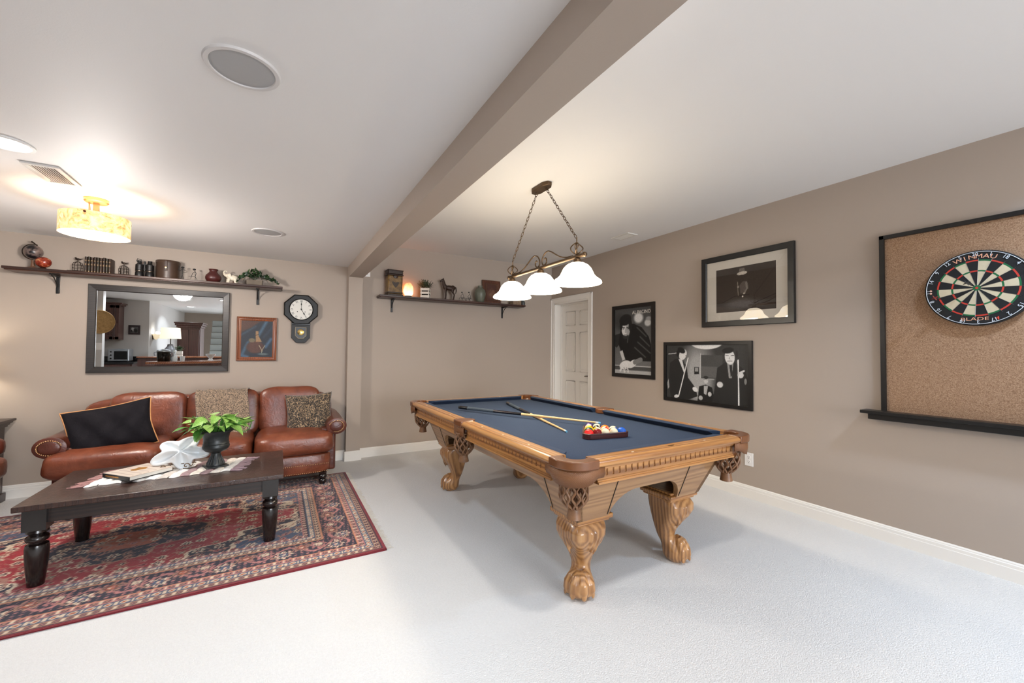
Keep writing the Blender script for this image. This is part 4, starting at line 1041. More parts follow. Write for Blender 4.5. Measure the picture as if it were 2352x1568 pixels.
for x in (-.075, .05):
    mb.tube([(x+.06, -.05, .012), (x+.02, -.055, .001), (x-.018, -.055, .004)]+[(p[0]-.005, -.055, p[2]) for p in spiral(x-.012, .022, -1, 0)[::-1][:0]], .0028, 6)
    mb.tube([(p[0], -.06, p[2]) for p in spiral(x, .022, 1, 0)], .0028, 6)
    mb.tube([(x+.02, -.06, .022), (x+.02, 0, .004), (x+.03, .07, .012), (x+.035, .085, .10), (x+.03, .08, .17), (x+.015, .075, .19)], .0028, 6)
mb.tube([(-.09, -.02, .03), (.10, -.02, .03)], .0028, 6)
mb.build('wire_stand', mat('aged_brass_wire', (.36, .28, .19), .4, .8), cb, smooth=80)

# ---- pothos in an urn
ux0 = fl(495, 1070, CTZ+.015)
urn = thing('urn_planter', 'dark verdigris urn of trailing green leaves on the coffee table', 'potted plant', (ux0.x, ux0.y, CTZ+.016))
M_URN = mat('pewter_urn', (.19, .20, .20), .38, .35, var=.25, vs=20, bmp=.2, bs=60)
MB().box(-.062, .062, -.062, .062, 0, .008, RZ_(.4)).build('plinth', M_URN, urn, smooth=0, bevel=.002)
MB().lathe([(0, .008), (.052, .008), (.054, .016), (.046, .03), (.036, .055), (.028, .078), (.030, .085), (.026, .092), (.035, .098), (.06, .108), (.076, .125), (.08, .14), (.074, .155), (.078, .158), (.074, .163), (.073, .19), (.080, .225), (.098, .242), (.102, .25), (.096, .252), (.080, .238), (.066, .215), (.0, .205)], 40).build('urn_body', M_URN, urn, smooth=50)
mb = MB()
for k in range(18): a = 2*PI*k/18; mb.tube([(.05*math.cos(a), .05*math.sin(a), .022), (.038*math.cos(a), .038*math.sin(a), .05), (.030*math.cos(a), .030*math.sin(a), .074)], [.004, .0035, .002], 5)
mb.build('fluting', M_URN, urn, smooth=80)
MB().lathe([(0, .214), (.07, .214), (.07, .208), (0, .208)], 20).build('soil', mat('soil', (.12, .09, .07), .95), urn)
def leafmat(name, c1, c2):
    m, nt, b = newmat(name); vec = coords(nt); f = noise(nt, vec, 18, 3, .6, .5); r = ramp(nt, [(.38, c1), (.62, c2)]); nt.links.new(f, r.inputs[0]); nt.links.new(r.outputs[0], b.inputs['Base Color']); b.inputs['Roughness'].default_value = .35; b.inputs['Subsurface Weight'].default_value = .0
    return m
LM = [leafmat('pothos_bright', (.40, .60, .22), (.62, .76, .40)), leafmat('pothos_deep', (.20, .42, .14), (.36, .56, .24)), leafmat('pothos_pale', (.62, .72, .42), (.42, .60, .22))]
def heart(n=9, fold=.25, curl=.5):
    def fn(u, v):
        t_ = v; wd_ = (math.sin(PI*min(1, t_**.62))**.9)*.36*(1-.12*t_); x = (2*u-1)*wd_; y = t_
        if t_ < .12: y = t_-.10*abs(2*u-1)*(1-t_/.12)
        z = -curl*t_*t_*.5+fold*abs(x)*.8+.02*math.sin(9*t_+x*6)
        return (x, y, z)
    return MB().grid(fn, 8, 12)
lms = [heart(fold=f_, curl=c_).mesh('leaf', LM[i%3], 180) for i, (f_, c_) in enumerate(((.25, .5), (.35, .8), (.15, .3), (.3, 1.0)))]
stems = MB()
for k in range(64):
    a = random.uniform(0, 2*PI); rr = .03+.10*random.random()**.8; zz = .262+random.uniform(.02, .125)*(1-rr*4.5)+.012*random.random(); P = Vector((rr*math.cos(a)*1.25, rr*math.sin(a)*.85, zz))
    stems.tube([(P.x*.25, P.y*.25, .21), (P.x*.6, P.y*.6, zz*.6+.10), P], .0022, 5)
    o = obj_of(lms[k%4], 'leaf', urn, P, (random.uniform(-.35, .55), random.uniform(-.6, .6), a-PI/2+random.uniform(-.7, .7)), (random.uniform(.06, .095),)*3)
vine = [(.04, 0, .24), (.10, -.01, .245), (.16, -.02, .225), (.195, -.02, .245), (.205, -.02, .285), (.195, -.02, .32)]
stems.tube(vine, .0034, 6); stems.tube([(.15, -.02, .228), (.172, -.022, .26), (.168, -.022, .30)], .002, 5)
for P, rz, sc_, k in (((.195, -.02, .30), .4, .07, 2), ((.168, -.022, .285), .9, .07, 0), ((.10, -.015, .325), .2, .10, 0), ((.075, -.02, .30), -1.0, .09, 2), ((-.07, -.05, .27), 2.6, .11, 1), ((-.09, -.03, .29), 1.9, .12, 0), ((-.08, -.06, .235), 2.9, .09, 2)):
    obj_of(lms[k], 'leaf', urn, P, (-.3, .3, rz), (sc_,)*3)
stems.build('stems', LM[1], urn, smooth=80)

# ================================================================== END TABLE, LAMP, ARMCHAIR (left edge of the frame)
M_WAL = wood('dark_walnut', ['1d1211', '2c1b17', '3a251e'], 'x', 10, .35, .2)
et = thing('end_table', 'dark wood end table with moulded top at the left edge', 'end table', (-2.165, 4.955, 0))
MB().box(-.235, .235, -.155, .155, .665, .685).build('table_top', M_WAL, et, smooth=0, bevel=.004)
mb = MB()
for r_, z0, z1 in ((.222, .65, .665), (.21, .635, .65), (.20, .62, .635)): mb.box(-r_, r_, -r_+.08, r_-.08, z0, z1)
mb.build('cornice', M_WAL, et, smooth=0, bevel=.004)
MB().box(-.185, .185, -.115, .115, .07, .62).build('body', M_WAL, et, smooth=0, bevel=.004)
MB().box(-.20, .20, -.13, .13, 0, .07).build('plinth', M_WAL, et, smooth=0, bevel=.004)
MB().box(-.15, .15, -.122, -.114, .36, .58).build('drawer', M_WAL, et, smooth=0, bevel=.003)
tl = thing('table_lamp', 'table lamp with pale drum shade on the end table', 'table lamp', (-2.20, 4.945, .685))
MB().lathe([(0, 0), (.07, 0), (.07, .015), (.03, .03), (.045, .10), (.06, .16), (.045, .24), (.018, .29), (.01, .33), (0, .33)], 28).build('base', mat('bronze_ceramic', (.28, .22, .17), .3), tl)
M_SHADE = mat('linen_shade', (.93, .9, .83), .8, emit=(1, .9, .72), es=.6)
MB().lathe([(.165, .36), (.14, .60), (.138, .60), (.163, .36)], 36, cap=False).build('lamp_shade', M_SHADE, tl, smooth=80)
light('POINT', 'table_lamp_light', (-2.20, 4.945, 1.16), 4, (1, .95, .85), .05)
ac = thing('leather_armchair', 'cognac leather armchair mostly cut off at the left edge', 'armchair', (-2.23, 4.36, .014), PI/2)
mb = MB(); mb.ell((0, -.20, .36), (.33, .26, .10), 40, 20, .5, .35); mb.build('seat_cushion', M_LTH, ac, smooth=180)
mb = MB(); mb.ell((0, 0, .22), (.34, .42, .10), 40, 16, .3, .25); mb.build('base', M_LTH, ac, smooth=60)
mb = MB(); mb.ell((0, .30, .62), (.33, .13, .28), 40, 20, .5, .4); mb.build('backrest', M_LTH, ac, smooth=180)
for s in (-1, 1):
    mb = MB(); mb.ell((s*.335, 0, .50), (.07, .40, .09), 30, 16, .5, .6); mb.build('arm', M_LTHD, ac, smooth=180)
for x in (-.28, .28):
    for y in (-.36, .34): obj_of(ftm, 'foot', ac, (x, y, .005))
# ================================================================== THINGS ON THE WALLS
M_BLKF = mat('black_frame_lacquer', (.045, .042, .042), .35, bmp=.1, bs=80)
def bars(w_, h_, fw, d_, T=None, m=None, prof=None):
    # mitred picture frame, centred, lying in xz, front towards -y; prof: [(across 0..1, depth 0..1)]
    prof = prof or [(0, 0), (0, 1), (1, 1), (1, 0)]
    mb = MB(); n = len(prof); v = []
    for (sx, sz) in ((-1, -1), (1, -1), (1, 1), (-1, 1)):
        for a, dp in prof: v.append((sx*(w_/2-fw*a), -d_*dp, sz*(h_/2-fw*a)))
    f = []
    for k in range(4):
        k2 = (k+1)%4
        for i in range(n-1): f.append((k*n+i, k*n+i+1, k2*n+i+1, k2*n+i))
    mb.add(v, f, T); return mb
def glassmat(name='picture_glass'):
    m = bpy.data.materials.new(name); m.use_nodes = True; nt = m.node_tree; nt.nodes.clear()
    out = nd(nt, 'ShaderNodeOutputMaterial'); mix = nd(nt, 'ShaderNodeMixShader'); tr = nd(nt, 'ShaderNodeBsdfTransparent'); gl = nd(nt, 'ShaderNodeBsdfGlossy'); fr = nd(nt, 'ShaderNodeFresnel'); fr.inputs[0].default_value = 1.5
    gl.inputs['Roughness'].default_value = .0; nt.links.new(fr.outputs[0], mix.inputs[0]); nt.links.new(tr.outputs[0], mix.inputs[1]); nt.links.new(gl.outputs[0], mix.inputs[2]); nt.links.new(mix.outputs[0], out.inputs[0]); return m
M_PGLASS = glassmat()
class Print:
    def __init__(s, nx, nz, asp, bg=.1):
        s.nx, s.nz = nx, nz; u = np.linspace(0, 1, nx); v = np.linspace(0, 1, nz); s.U, s.V = np.meshgrid(u, v); s.A = asp   # U*asp has the scale of V
        s.img = np.zeros((nz, nx, 3)); s.img[:] = bg
    def _mix(s, a, col):
        col = np.array(col if hasattr(col, '__len__') else (col,)*3, float); s.img = s.img*(1-a[..., None])+col*a[..., None]
    def ell(s, cx, cy, rx, ry, col, rot=0, soft=.06, op=1):
        x = (s.U-cx)*s.A; y = s.V-cy; c, q = math.cos(rot), math.sin(rot); d = np.sqrt(((x*c+y*q)/rx)**2+((-x*q+y*c)/ry)**2)
        s._mix(np.clip((1-d)/soft+.5, 0, 1)*op, col); return s
    def poly(s, pts, col, soft=.006, op=1):
        x = s.U*s.A; y = s.V; P = [(p[0]*s.A, p[1]) for p in pts]; ins = np.zeros(x.shape, bool); dm = np.full(x.shape, 9.)
        for i in range(len(P)):
            (x0, y0), (x1, y1) = P[i], P[(i+1)%len(P)]
            cnd = ((y0 > y) != (y1 > y)); xi = (x1-x0)*(y-y0)/((y1-y0) if y1 != y0 else 1e-9)+x0; ins ^= cnd & (x < xi)
            dx, dy = x1-x0, y1-y0; L2 = dx*dx+dy*dy+1e-12; t = np.clip(((x-x0)*dx+(y-y0)*dy)/L2, 0, 1); dm = np.minimum(dm, np.hypot(x-x0-t*dx, y-y0-t*dy))
        s._mix(np.clip(np.where(ins, dm, -dm)/soft+.5, 0, 1)*op, col); return s
    def line(s, p, q, w_, col, soft=.004, op=1):
        x = s.U*s.A; y = s.V; x0, y0, x1, y1 = p[0]*s.A, p[1], q[0]*s.A, q[1]; dx, dy = x1-x0, y1-y0; t = np.clip(((x-x0)*dx+(y-y0)*dy)/(dx*dx+dy*dy+1e-12), 0, 1)
        s._mix(np.clip((w_-np.hypot(x-x0-t*dx, y-y0-t*dy))/soft+.5, 0, 1)*op, col); return s
    def grain(s, k): s.img = np.clip(s.img*(1+k*(RNG.random(s.img.shape[:2])-.5)[..., None]), 0, 1); return s
    def build(s, name, w_, h_, y, parent, m):
        U, V = s.U, s.V; co = np.stack([(U-.5)*w_, np.full(U.shape, y), (V-.5)*h_], -1).reshape(-1, 3)
        idx = np.arange(s.nx*s.nz).reshape(s.nz, s.nx); fq = np.stack([idx[:-1, :-1], idx[:-1, 1:], idx[1:, 1:], idx[1:, :-1]], -1).reshape(-1, 4)
        me = bpy.data.meshes.new(name); me.vertices.add(len(co)); me.vertices.foreach_set('co', co.ravel()); me.loops.add(fq.size); me.loops.foreach_set('vertex_index', fq.ravel()); me.polygons.add(len(fq)); me.polygons.foreach_set('loop_start', np.arange(0, fq.size, 4)); me.update(calc_edges=True)
        set_col(me, lin(np.clip(s.img, 0, 1)).reshape(-1, 3)); me.materials.append(m); return obj_of(me, name, parent)
M_PRINT = attr_mat('printed_paper', .45, .3)
def on_right(px4):   # four corner pixels -> centre y, z, width, height on the right wall
    P = [rw(*q) for q in px4]; y0 = (P[0].y+P[3].y)/2; y1 = (P[1].y+P[2].y)/2; z1 = (P[0].z+P[1].z)/2; z0 = (P[2].z+P[3].z)/2
    return (y0+y1)/2, (z0+z1)/2, y0-y1, z1-z0
# ---- poster 1: player leaning over a table (a plain stand-in figure)
cy, cz, w_, h_ = on_right([(1408, 703), (1505, 694), (1506, 871), (1409, 864)])
t = thing('framed_poster', 'tall black framed poster of a player leaning over a shot', 'poster', (RX, cy, cz), -PI/2)
FWD = .044
bars(w_, h_, FWD, .022).build('frame', M_BLKF, t, smooth=0)
P = Print(130, 190, (w_-2*FWD)/(h_-2*FWD), .30)
A = P.A
P.img[:] = (.42-.16*P.V)[..., None]
P.ell(.66, .84, .085, .075, .78, soft=.5).ell(.90, .76, .06, .05, .72, soft=.5).ell(.92, .82, .05, .03, .55, soft=.6).ell(.15, .8, .10, .12, .22, soft=.7)
P.poly([(.0, .60), (.14, .62), (.20, .50), (.05, .40), (0, .42)], .14)
P.poly([(.10, .46), (.16, .66), (.30, .72), (.52, .76), (.74, .70), (.92, .56), (1.0, .40), (1.0, .20), (.74, .20), (.60, .20), (.36, .18), (.22, .28)], .07)   # coat
for (a, b, c, d) in ((.62, .70, .86, .56), (.70, .56, .94, .42), (.64, .48, .96, .32), (.56, .40, .84, .26), (.40, .66, .36, .48)): P.line((a, b), (c, d), .008, .42, .018, .7)
P.ell(.31, .68, .085, .115, .80, .12, .12)       # face
P.ell(.37, .67, .04, .09, .52, .1, .6, .7)
P.ell(.30, .825, .125, .085, .10, .2, .2).ell(.18, .74, .03, .075, .10, soft=.3).ell(.44, .74, .035, .09, .10, soft=.3)      # hair
P.ell(.31, .565, .065, .035, .16, soft=.5).ell(.31, .590, .03, .012, .55, soft=.3)                                # beard
P.line((.22, .715), (.28, .705), .007, .12).line((.34, .705), (.42, .715), .007, .12).ell(.25, .69, .014, .008, .1, soft=.3).ell(.38, .69, .014, .008, .1, soft=.3).line((.31, .69), (.30, .63), .006, .55)
P.poly([(0, .06), (1, .06), (1, .125), (0, .125)], .28).poly([(0, 0), (1, 0), (1, .05), (0, .06)], .66).line((0, .125), (1, .12), .006, .75)
P.poly([(.14, .34), (.22, .20), (.30, .22), (.22, .36)], .72)
P.ell(.30, .135, .12, .065, .84, .25, .12).ell(.50, .155, .10, .05, .82, .5, .12).line((.20, .10), (.16, .045), .018, .82).line((.28, .09), (.28, .03), .018, .80).line((.36, .09), (.38, .035), .016, .80).line((.56, .18), (.72, .22), .035, .45)
P.line((.26, .10), (.30, .05), .004, .4).line((.34, .10), (.36, .05), .004, .4)
P.grain(.12); P.build('print', w_-2*FWD+.004, h_-2*FWD+.004, -.010, t, M_PRINT)
tv, tf = text_geo('AL PACINO', .060, .0003, sx=.9); mb = MB(); mb.add(tv, tf, T3(.135, -.0108, (h_/2-FWD)-.058) @ UPR); mb.build('lettering', mat('poster_lettering', (.82, .80, .77), .6), t, smooth=0)
# ---- poster 2: players with cues (plain stand-in figures)
cy, cz, w_, h_ = on_right([(1526, 785), (1729, 783), (1731, 946), (1528, 916)])
t = thing('framed_poster', 'wide black framed photograph of players holding cues', 'poster', (RX, cy, cz), -PI/2)
FWD = .034
bars(w_, h_, FWD, .022).build('frame', M_BLKF, t, smooth=0)
P = Print(200, 136, (w_-2*FWD)/(h_-2*FWD), .22)
P.img[:] = (.20+.0*P.V)[..., None]
P.ell(.42, .50, .28, .50, .60, soft=.9).ell(.45, .25, .2, .35, .62, soft=.9, op=.8)
P.poly([(.46, .40), (.72, .42), (.72, .82), (.46, .82)], .26).poly([(.47, .43), (.66, .43), (.66, .62), (.47, .62)], .34).line((.46, .84), (.46, .40), .008, .70).line((.46, .40), (.62, .40), .008, .6)
P.ell(.53, 1.03, .30, .11, .86, soft=.1)            # lamp over the table
P.poly([(.38, .47), (.44, .48), (.44, .60), (.38, .60)], .10).poly([(.39, .52), (.43, .52), (.43, .59), (.39, .59)], .55)
P.line((.03, .83), (.16, .85), .008, .7)
# man on the left
P.poly([(.03, .28), (.05, .66), (.13, .74), (.20, .74), (.28, .62), (.30, .40), (.40, .22), (.42, .08), (.30, 0), (.06, 0)], .13).poly([(.17, .74), (.22, .72), (.26, .50), (.24, .50)], .80).line((.24, .70), (.26, .52), .008, .2)
P.ell(.23, .82, .075, .105, .82, -.45, .12).ell(.21, .90, .085, .05, .08, -.4, .25).ell(.16, .84, .03, .06, .10, soft=.3).ell(.27, .80, .012, .008, .2, soft=.4).line((.265, .76), (.285, .765), .005, .3)
P.line((.30, .76), (.17, .04), .010, .86)
P.ell(.14, .04, .05, .03, .82, .2, .2).ell(.39, .20, .055, .04, .82, -.5, .2)
# seated man in the middle
P.poly([(.42, .0), (.44, .26), (.52, .30), (.60, .26), (.63, .0)], .10).ell(.525, .38, .042, .062, .74, 0, .15).ell(.525, .425, .045, .03, .16, soft=.3).poly([(.50, .28), (.55, .28), (.53, .12), (.50, .14)], .66).ell(.57, .14, .035, .04, .72, soft=.2).ell(.46, .06, .04, .04, .66, soft=.2).line((.50, .385), (.515, .385), .005, .25).line((.535, .385), (.55, .385), .005, .25)
# man on the right
P.poly([(.60, .0), (.64, .34), (.66, .60), (.75, .70), (.86, .70), (.96, .58), (1.0, .40), (1.0, 0)], .14).poly([(.77, .70), (.84, .70), (.82, .44), (.79, .44)], .55).poly([(.795, .66), (.825, .66), (.83, .50), (.81, .46)], .15)
P.ell(.80, .79, .085, .125, .83, .12, .1).ell(.78, .90, .10, .05, .10, .12, .25).ell(.875, .84, .02, .06, .14, soft=.4).line((.755, .815), (.785, .815), .006, .22).line((.815, .815), (.845, .82), .006, .22).line((.80, .79), (.795, .755), .005, .55).line((.775, .725), (.825, .725), .006, .35)
P.line((.89, .74), (.895, .0), .011, .86).ell(.915, .50, .05, .05, .80, soft=.15).line((.90, .53), (.95, .57), .015, .78).ell(.69, .32, .055, .05, .78, soft=.2).ell(.965, .40, .02, .05, .5, soft=.3)
P.poly([(.01, .28), (.03, .36), (.04, .20), (.02, .16)], .6)
P.grain(.14); P.build('print', w_-2*FWD+.004, h_-2*FWD+.004, -.010, t, M_PRINT)
# ---- matted picture under glass
cy, cz, w_, h_ = on_right([(1612, 598), (1826, 553), (1830, 741), (1618, 752)])
t = thing('framed_photograph', 'black framed dark photograph with wide white mat and glass', 'picture', (RX, cy, cz), -PI/2)
FWD = .052
bars(w_, h_, FWD, .028, prof=[(0, 0), (0, .9), (.08, 1), (.92, 1), (1, .8), (1, .3)]).build('frame', M_BLKF, t, smooth=0)
iw, ih = w_-2*FWD, h_-2*FWD
mw, mh = iw-.19, ih-.16
M_MAT = mat('mat_board', (.78, .755, .71), .8)
bars(iw+.01, ih+.01, (iw+.01-mw)/2, .003, T=T3(0, -.009, 0), prof=[(0, 0), (0, 1), (1, 1), (1, 0)])
mb = MB(); mb.box(-iw/2, iw/2, -.011, -.009, mh/2, ih/2); mb.box(-iw/2, iw/2, -.011, -.009, -ih/2, -mh/2); mb.box(-iw/2, -mw/2, -.011, -.009, -mh/2, mh/2); mb.box(mw/2, iw/2, -.011, -.009, -mh/2, mh/2)
mb.build('mat_board', M_MAT, t, smooth=0)
P = Print(150, 96, mw/mh, .17); P.img[:] = np.array((.205, .175, .155))
P.ell(.45, .16, .42, .14, (.27, .25, .24), soft=.6).ell(.44, .17, .28, .09, (.34, .32, .31), soft=.7).line((.10, .22), (.32, .34), .006, (.10, .08, .07)).line((.32, .345), (.58, .36), .006, (.10, .08, .07)).line((.66, .16), (1, .32), .008, (.11, .09, .08)).line((.7, .12), (.86, .13), .005, (.34, .3, .27))
P.poly([(.42, .95), (.50, .95), (.52, .85), (.40, .83)], (.42, .39, .36)).ell(.46, .84, .115, .036, (.76, .73, .68), .05, .15)
P.poly([(.43, .40), (.42, .58), (.47, .66), (.53, .66), (.56, .55), (.53, .44), (.50, .38)], (.33, .30, .28)).line((.53, .62), (.545, .50), .025, (.46, .43, .40)).line((.545, .50), (.50, .40), .018, (.46, .43, .40)).ell(.495, .39, .025, .016, (.7, .66, .6), soft=.3)
P.line((.385, .66), (.395, .36), .006, (.55, .51, .46)).ell(.393, .55, .018, .03, (.6, .56, .51), soft=.3).ell(.47, .325, .018, .018, (.85, .82, .76), soft=.2)
P.grain(.25); P.build('print', mw+.004, mh+.004, -.0085, t, attr_mat('matte_photo', .7, .2))
MB().add([(-iw/2-.004, -.0125, -ih/2-.004), (iw/2+.004, -.0125, -ih/2-.004), (iw/2+.004, -.0125, ih/2+.004), (-iw/2-.004, -.0125, ih/2+.004)], [(0, 1, 2, 3)]).build('glass', M_PGLASS, t, smooth=0)

# ---- cork board with black trim, ledge, dartboard
def cork():
    m, nt, b = newmat('cork'); vec = coords(nt); v = nd(nt, 'ShaderNodeTexVoronoi'); v.inputs['Scale'].default_value = 260; nt.links.new(vec, v.inputs['Vector']); n1 = noise(nt, vec, 150, 3)
    r = ramp(nt, [(.28, (.49, .375, .285)), (.5, (.58, .46, .36)), (.74, (.66, .545, .44))]); mx = nd(nt, 'ShaderNodeMix'); mx.inputs[0].default_value = .5; nt.links.new(n1, mx.inputs[2]); nt.links.new(v.outputs['Color'], mx.inputs[3]); nt.links.new(mx.outputs[0], r.inputs[0])
    nt.links.new(r.outputs[0], b.inputs['Base Color']); b.inputs['Roughness'].default_value = .9; b.inputs['Specular IOR Level'].default_value = .2; bump(nt, b, n1, .4, .004); return m
a, b2 = rw(2020, 545), rw(2030, 945)
cy0 = (a.y+b2.y)/2; ctop, cbot = a.z, b2.z; CWD_ = 1.05
t = thing('cork_backboard', 'tall cork board framed in black behind the dartboard', 'cork board', (RX-.001, cy0-CWD_/2, cbot), -PI/2)
HH = ctop-cbot
MB().box(-CWD_/2+.02, CWD_/2-.02, -.012, 0, 0, HH-.02).build('cork_panel', cork(), t, smooth=0)
for x0, x1, z0, z1 in ((-CWD_/2, -CWD_/2+.027, 0, HH), (CWD_/2-.027, CWD_/2, 0, HH), (-CWD_/2, CWD_/2, HH-.027, HH)): MB().box(x0, x1, -.03, 0, z0, z1).build('trim_strip', M_BLKF, t, smooth=0, bevel=.002)
lg0 = rw(1975, 940, .10); lz = lg0.z
t = thing('wall_ledge', 'black painted ledge below the cork board', 'ledge', (RX, (lg0.y+cy0-CWD_-.04)/2, lz), -PI/2)
LW = lg0.y-(cy0-CWD_-.04)
MB().box(-LW/2, LW/2, -.105, 0, -.022, 0).build('ledge_top', M_BLKF, t, smooth=0, bevel=.003)
MB().box(-LW/2+.035, LW/2-.035, -.075, 0, -.062, -.022).build('ledge_apron', M_BLKF, t, smooth=0, bevel=.003)
# dartboard
DBY, DBZ = .700, 1.694; DO = .016
t = thing('dartboard', 'bristle dartboard with white number ring on the cork board', 'dartboard', (RX-DO, DBY, DBZ), -PI/2)
M_DBK = mat('dart_black', (.035, .035, .037), .8, bmp=.3, bs=300); M_DCR = mat('sisal_cream', (.74, .69, .58), .85, var=.06, vs=30, bmp=.3, bs=400); M_DRD = mat('sisal_red', (.70, .20, .14), .85); M_DGN = mat('sisal_green', (.07, .36, .20), .85); M_DRB = mat('sisal_black', (.04, .04, .042), .85)
M_WIRE = mat('white_wire', (.80, .83, .86), .4, .1); M_SPID = mat('steel_spider', (.42, .42, .42), .35, .8)
MB().lathe([(0, 0), (.2255, 0), (.2255, .034), (.222, .037), (0, .037)], 72, RX_(PI/2)).build('board_body', M_DBK, t, smooth=40)
ROT = math.radians(6)
yf = -.037
def wedge(r0, r1, a0, a1, m, name):
    n = 4; v = []; f = []
    for i in range(n+1):
        a = a0+(a1-a0)*i/n
        v += [(r0*math.sin(a), yf-.0012, r0*math.cos(a)), (r1*math.sin(a), yf-.0012, r1*math.cos(a)), (r0*math.sin(a), yf+.002, r0*math.cos(a)), (r1*math.sin(a), yf+.002, r1*math.cos(a))]
    for i in range(n): k = 4*i; f += [(k, k+1, k+5, k+4), (k+1, k+3, k+7, k+5), (k, k+4, k+6, k+2)]
    f += [(0, 2, 3, 1), (4*n, 4*n+1, 4*n+3, 4*n+2)]
    MB().add(v, f).build(name, m, t, smooth=0)
for k in range(20):
    a0 = (k-.5)*PI/10-ROT+.004; a1 = (k+.5)*PI/10-ROT-.004; dk = k%2 == 0
    wedge(.0165, .098, a0, a1, M_DRB if dk else M_DCR, 'segment'); wedge(.0985, .1065, a0, a1, M_DRD if dk else M_DGN, 'treble_segment'); wedge(.107, .161, a0, a1, M_DRB if dk else M_DCR, 'segment'); wedge(.1615, .1695, a0, a1, M_DRD if dk else M_DGN, 'double_segment')
MB().lathe([(0, 0), (.016, 0), (.016, .003), (0, .003)], 24, T3(0, yf+.001, 0) @ RX_(PI/2)).build('outer_bull', M_DGN, t); MB().lathe([(0, 0), (.0064, 0), (.0064, .004), (0, .004)], 16, T3(0, yf+.0005, 0) @ RX_(PI/2)).build('bullseye', M_DRD, t)
mb = MB()
for k in range(20):
    a = (k-.5)*PI/10-ROT; mb.tube([(.016*math.sin(a), yf-.002, .016*math.cos(a)), (.178*math.sin(a), yf-.002, .178*math.cos(a))], .0006, 4)
mb.build('spider_wires', M_SPID, t, smooth=0)
mb = MB(); mb.tube([(.2165*math.sin(i*PI/36), yf-.004, .2165*math.cos(i*PI/36)) for i in range(72)], .0017, 6, closed=True); rg = mb.build('number_ring', M_WIRE, t, smooth=80)
for k, nmb in enumerate((20, 1, 18, 4, 13, 6, 10, 15, 2, 17, 3, 19, 7, 16, 8, 11, 14, 9, 12, 5)):
    a = k*PI/10-.02; tv, tf = text_geo(str(nmb), .030, .0006, sx=.9)
    mb = MB(); mb.add(tv, tf, T3(.2015*math.sin(a), yf-.0045, .2015*math.cos(a)) @ RY_(a) @ UPR); mb.build('number', M_WIRE, rg, smooth=0)
M_DTX = mat('board_print_cream', (.85, .62, .50), .6)
mb = MB(); wd_ = 'WINMAU'
for i, ch_ in enumerate(wd_):
    a = (i-2.5)*.155-.02; tv, tf = text_geo(ch_, .036, .0005, sx=1.15); mb.add(tv, tf, T3(.189*math.sin(a), yf-.0008, .189*math.cos(a)) @ RY_(a) @ UPR)
mb.build('board_lettering', M_DTX, t, smooth=0)
for word, m_, x0 in (('BLADE', M_DTX, -.012), ('4', mat('board_print_red', (.85, .28, .18), .6), .078)):
    mb = MB(); tv, tf = text_geo(word, .027, .0005, sx=1.45); mb.add(tv, tf, T3(x0, yf-.0008, -.186) @ UPR); mb.build('board_lettering', m_, t, smooth=0)
mb = MB()
for a0 in (3.35, 3.85, 4.35):
    for i in range(9): pass
mb.ell((-.197, yf-.002, .004), (.006, .002, .006), 10, 6); mb.ell((-.197, yf-.002, -.012), (.006, .002, .006), 10, 6)
mb.build('board_emblem', M_DTX, t, smooth=60)
# darts
M_DART = mat('dart_tungsten', (.25, .24, .24), .3, .8); M_FLIGHT = mat('dart_flight', (.16, .15, .16), .5); M_FLR = mat('dart_flight_red', (.50, .14, .12), .5)
def dart(u, v, label, mf):
    o = thing('dart', label, 'dart', (RX-DO-.037, DBY-u, DBZ+v), -PI/2, group='darts in the board')
    MB().lathe([(0, -.008), (.0009, -.006), (.0011, .02), (.0032, .024), (.0034, .065), (.002, .07), (.0018, .10), (0, .10)], 10, RX_(PI/2)).build('barrel', M_DART, o)
    for k in range(4): MB().prism([(0, .092), (.017, .105), (.017, .128), (0, .135)], -.0004, .0004, 'yz', T=RX_(0) @ Matrix(((1,0,0,0),(0,-1,0,0),(0,0,1,0),(0,0,0,1))) @ RX_(PI/2)@RZ_(0), ).v if False else None
    mb = MB()
    for k in range(4):
        a = k*PI/2+.5; mb.add([(0, -.092, 0), (.016*math.cos(a), -.104, .016*math.sin(a)), (.016*math.cos(a), -.126, .016*math.sin(a)), (0, -.134, 0)], [(0, 1, 2, 3)])
    mb.build('flight', mf, o, smooth=0, solid=.0006, weld=False)
dart(-.018, .022, 'dark dart stuck just above the bullseye of the dartboard', M_FLIGHT); dart(-.152, -.052, 'reddish dart stuck in the lower outer segments of the dartboard', M_FLR)

# ---- octagonal clock on the back wall
ck = thing('wall_clock', 'black octagonal pendulum clock with white roman dial', 'clock', (.205, DB, 1.738))
M_CLK = mat('black_clock_wood', (.075, .078, .082), .5, bmp=.25, bs=70); M_CLE = mat('clock_edge', (.03, .03, .03), .35)
oc = [(.178*math.cos(PI/8+i*PI/4), .172*math.sin(PI/8+i*PI/4)) for i in range(8)]
low_ = [(-.093, -.13), (-.093, -.318), (-.044, -.374), (.044, -.374), (.093, -.318), (.093, -.13)]
MB().prism(low_, -.035, 0, 'xz').build('lower_case', M_CLK, ck, smooth=0, bevel=.004)
mb = MB(); mb.prism(oc, -.048, 0, 'xz'); mb.build('case', M_CLK, ck, smooth=0, bevel=.006)
ob = MB(); ob.tube([(x*1.0, -.046, z*1.0) for x, z in oc], .006, 6, closed=True); ob.build('edge_bead', M_CLE, ck, smooth=60)
MB().box(-.094, .094, -.05, -.034, -.172, -.155).build('waist_band', M_CLE, ck, smooth=0, bevel=.003)
MB().lathe([(.112, .046), (.120, .046), (.122, .052), (.116, .057), (.112, .052)], 48, RX_(PI/2), cap=False).build('bezel', M_CLE, ck, smooth=60)
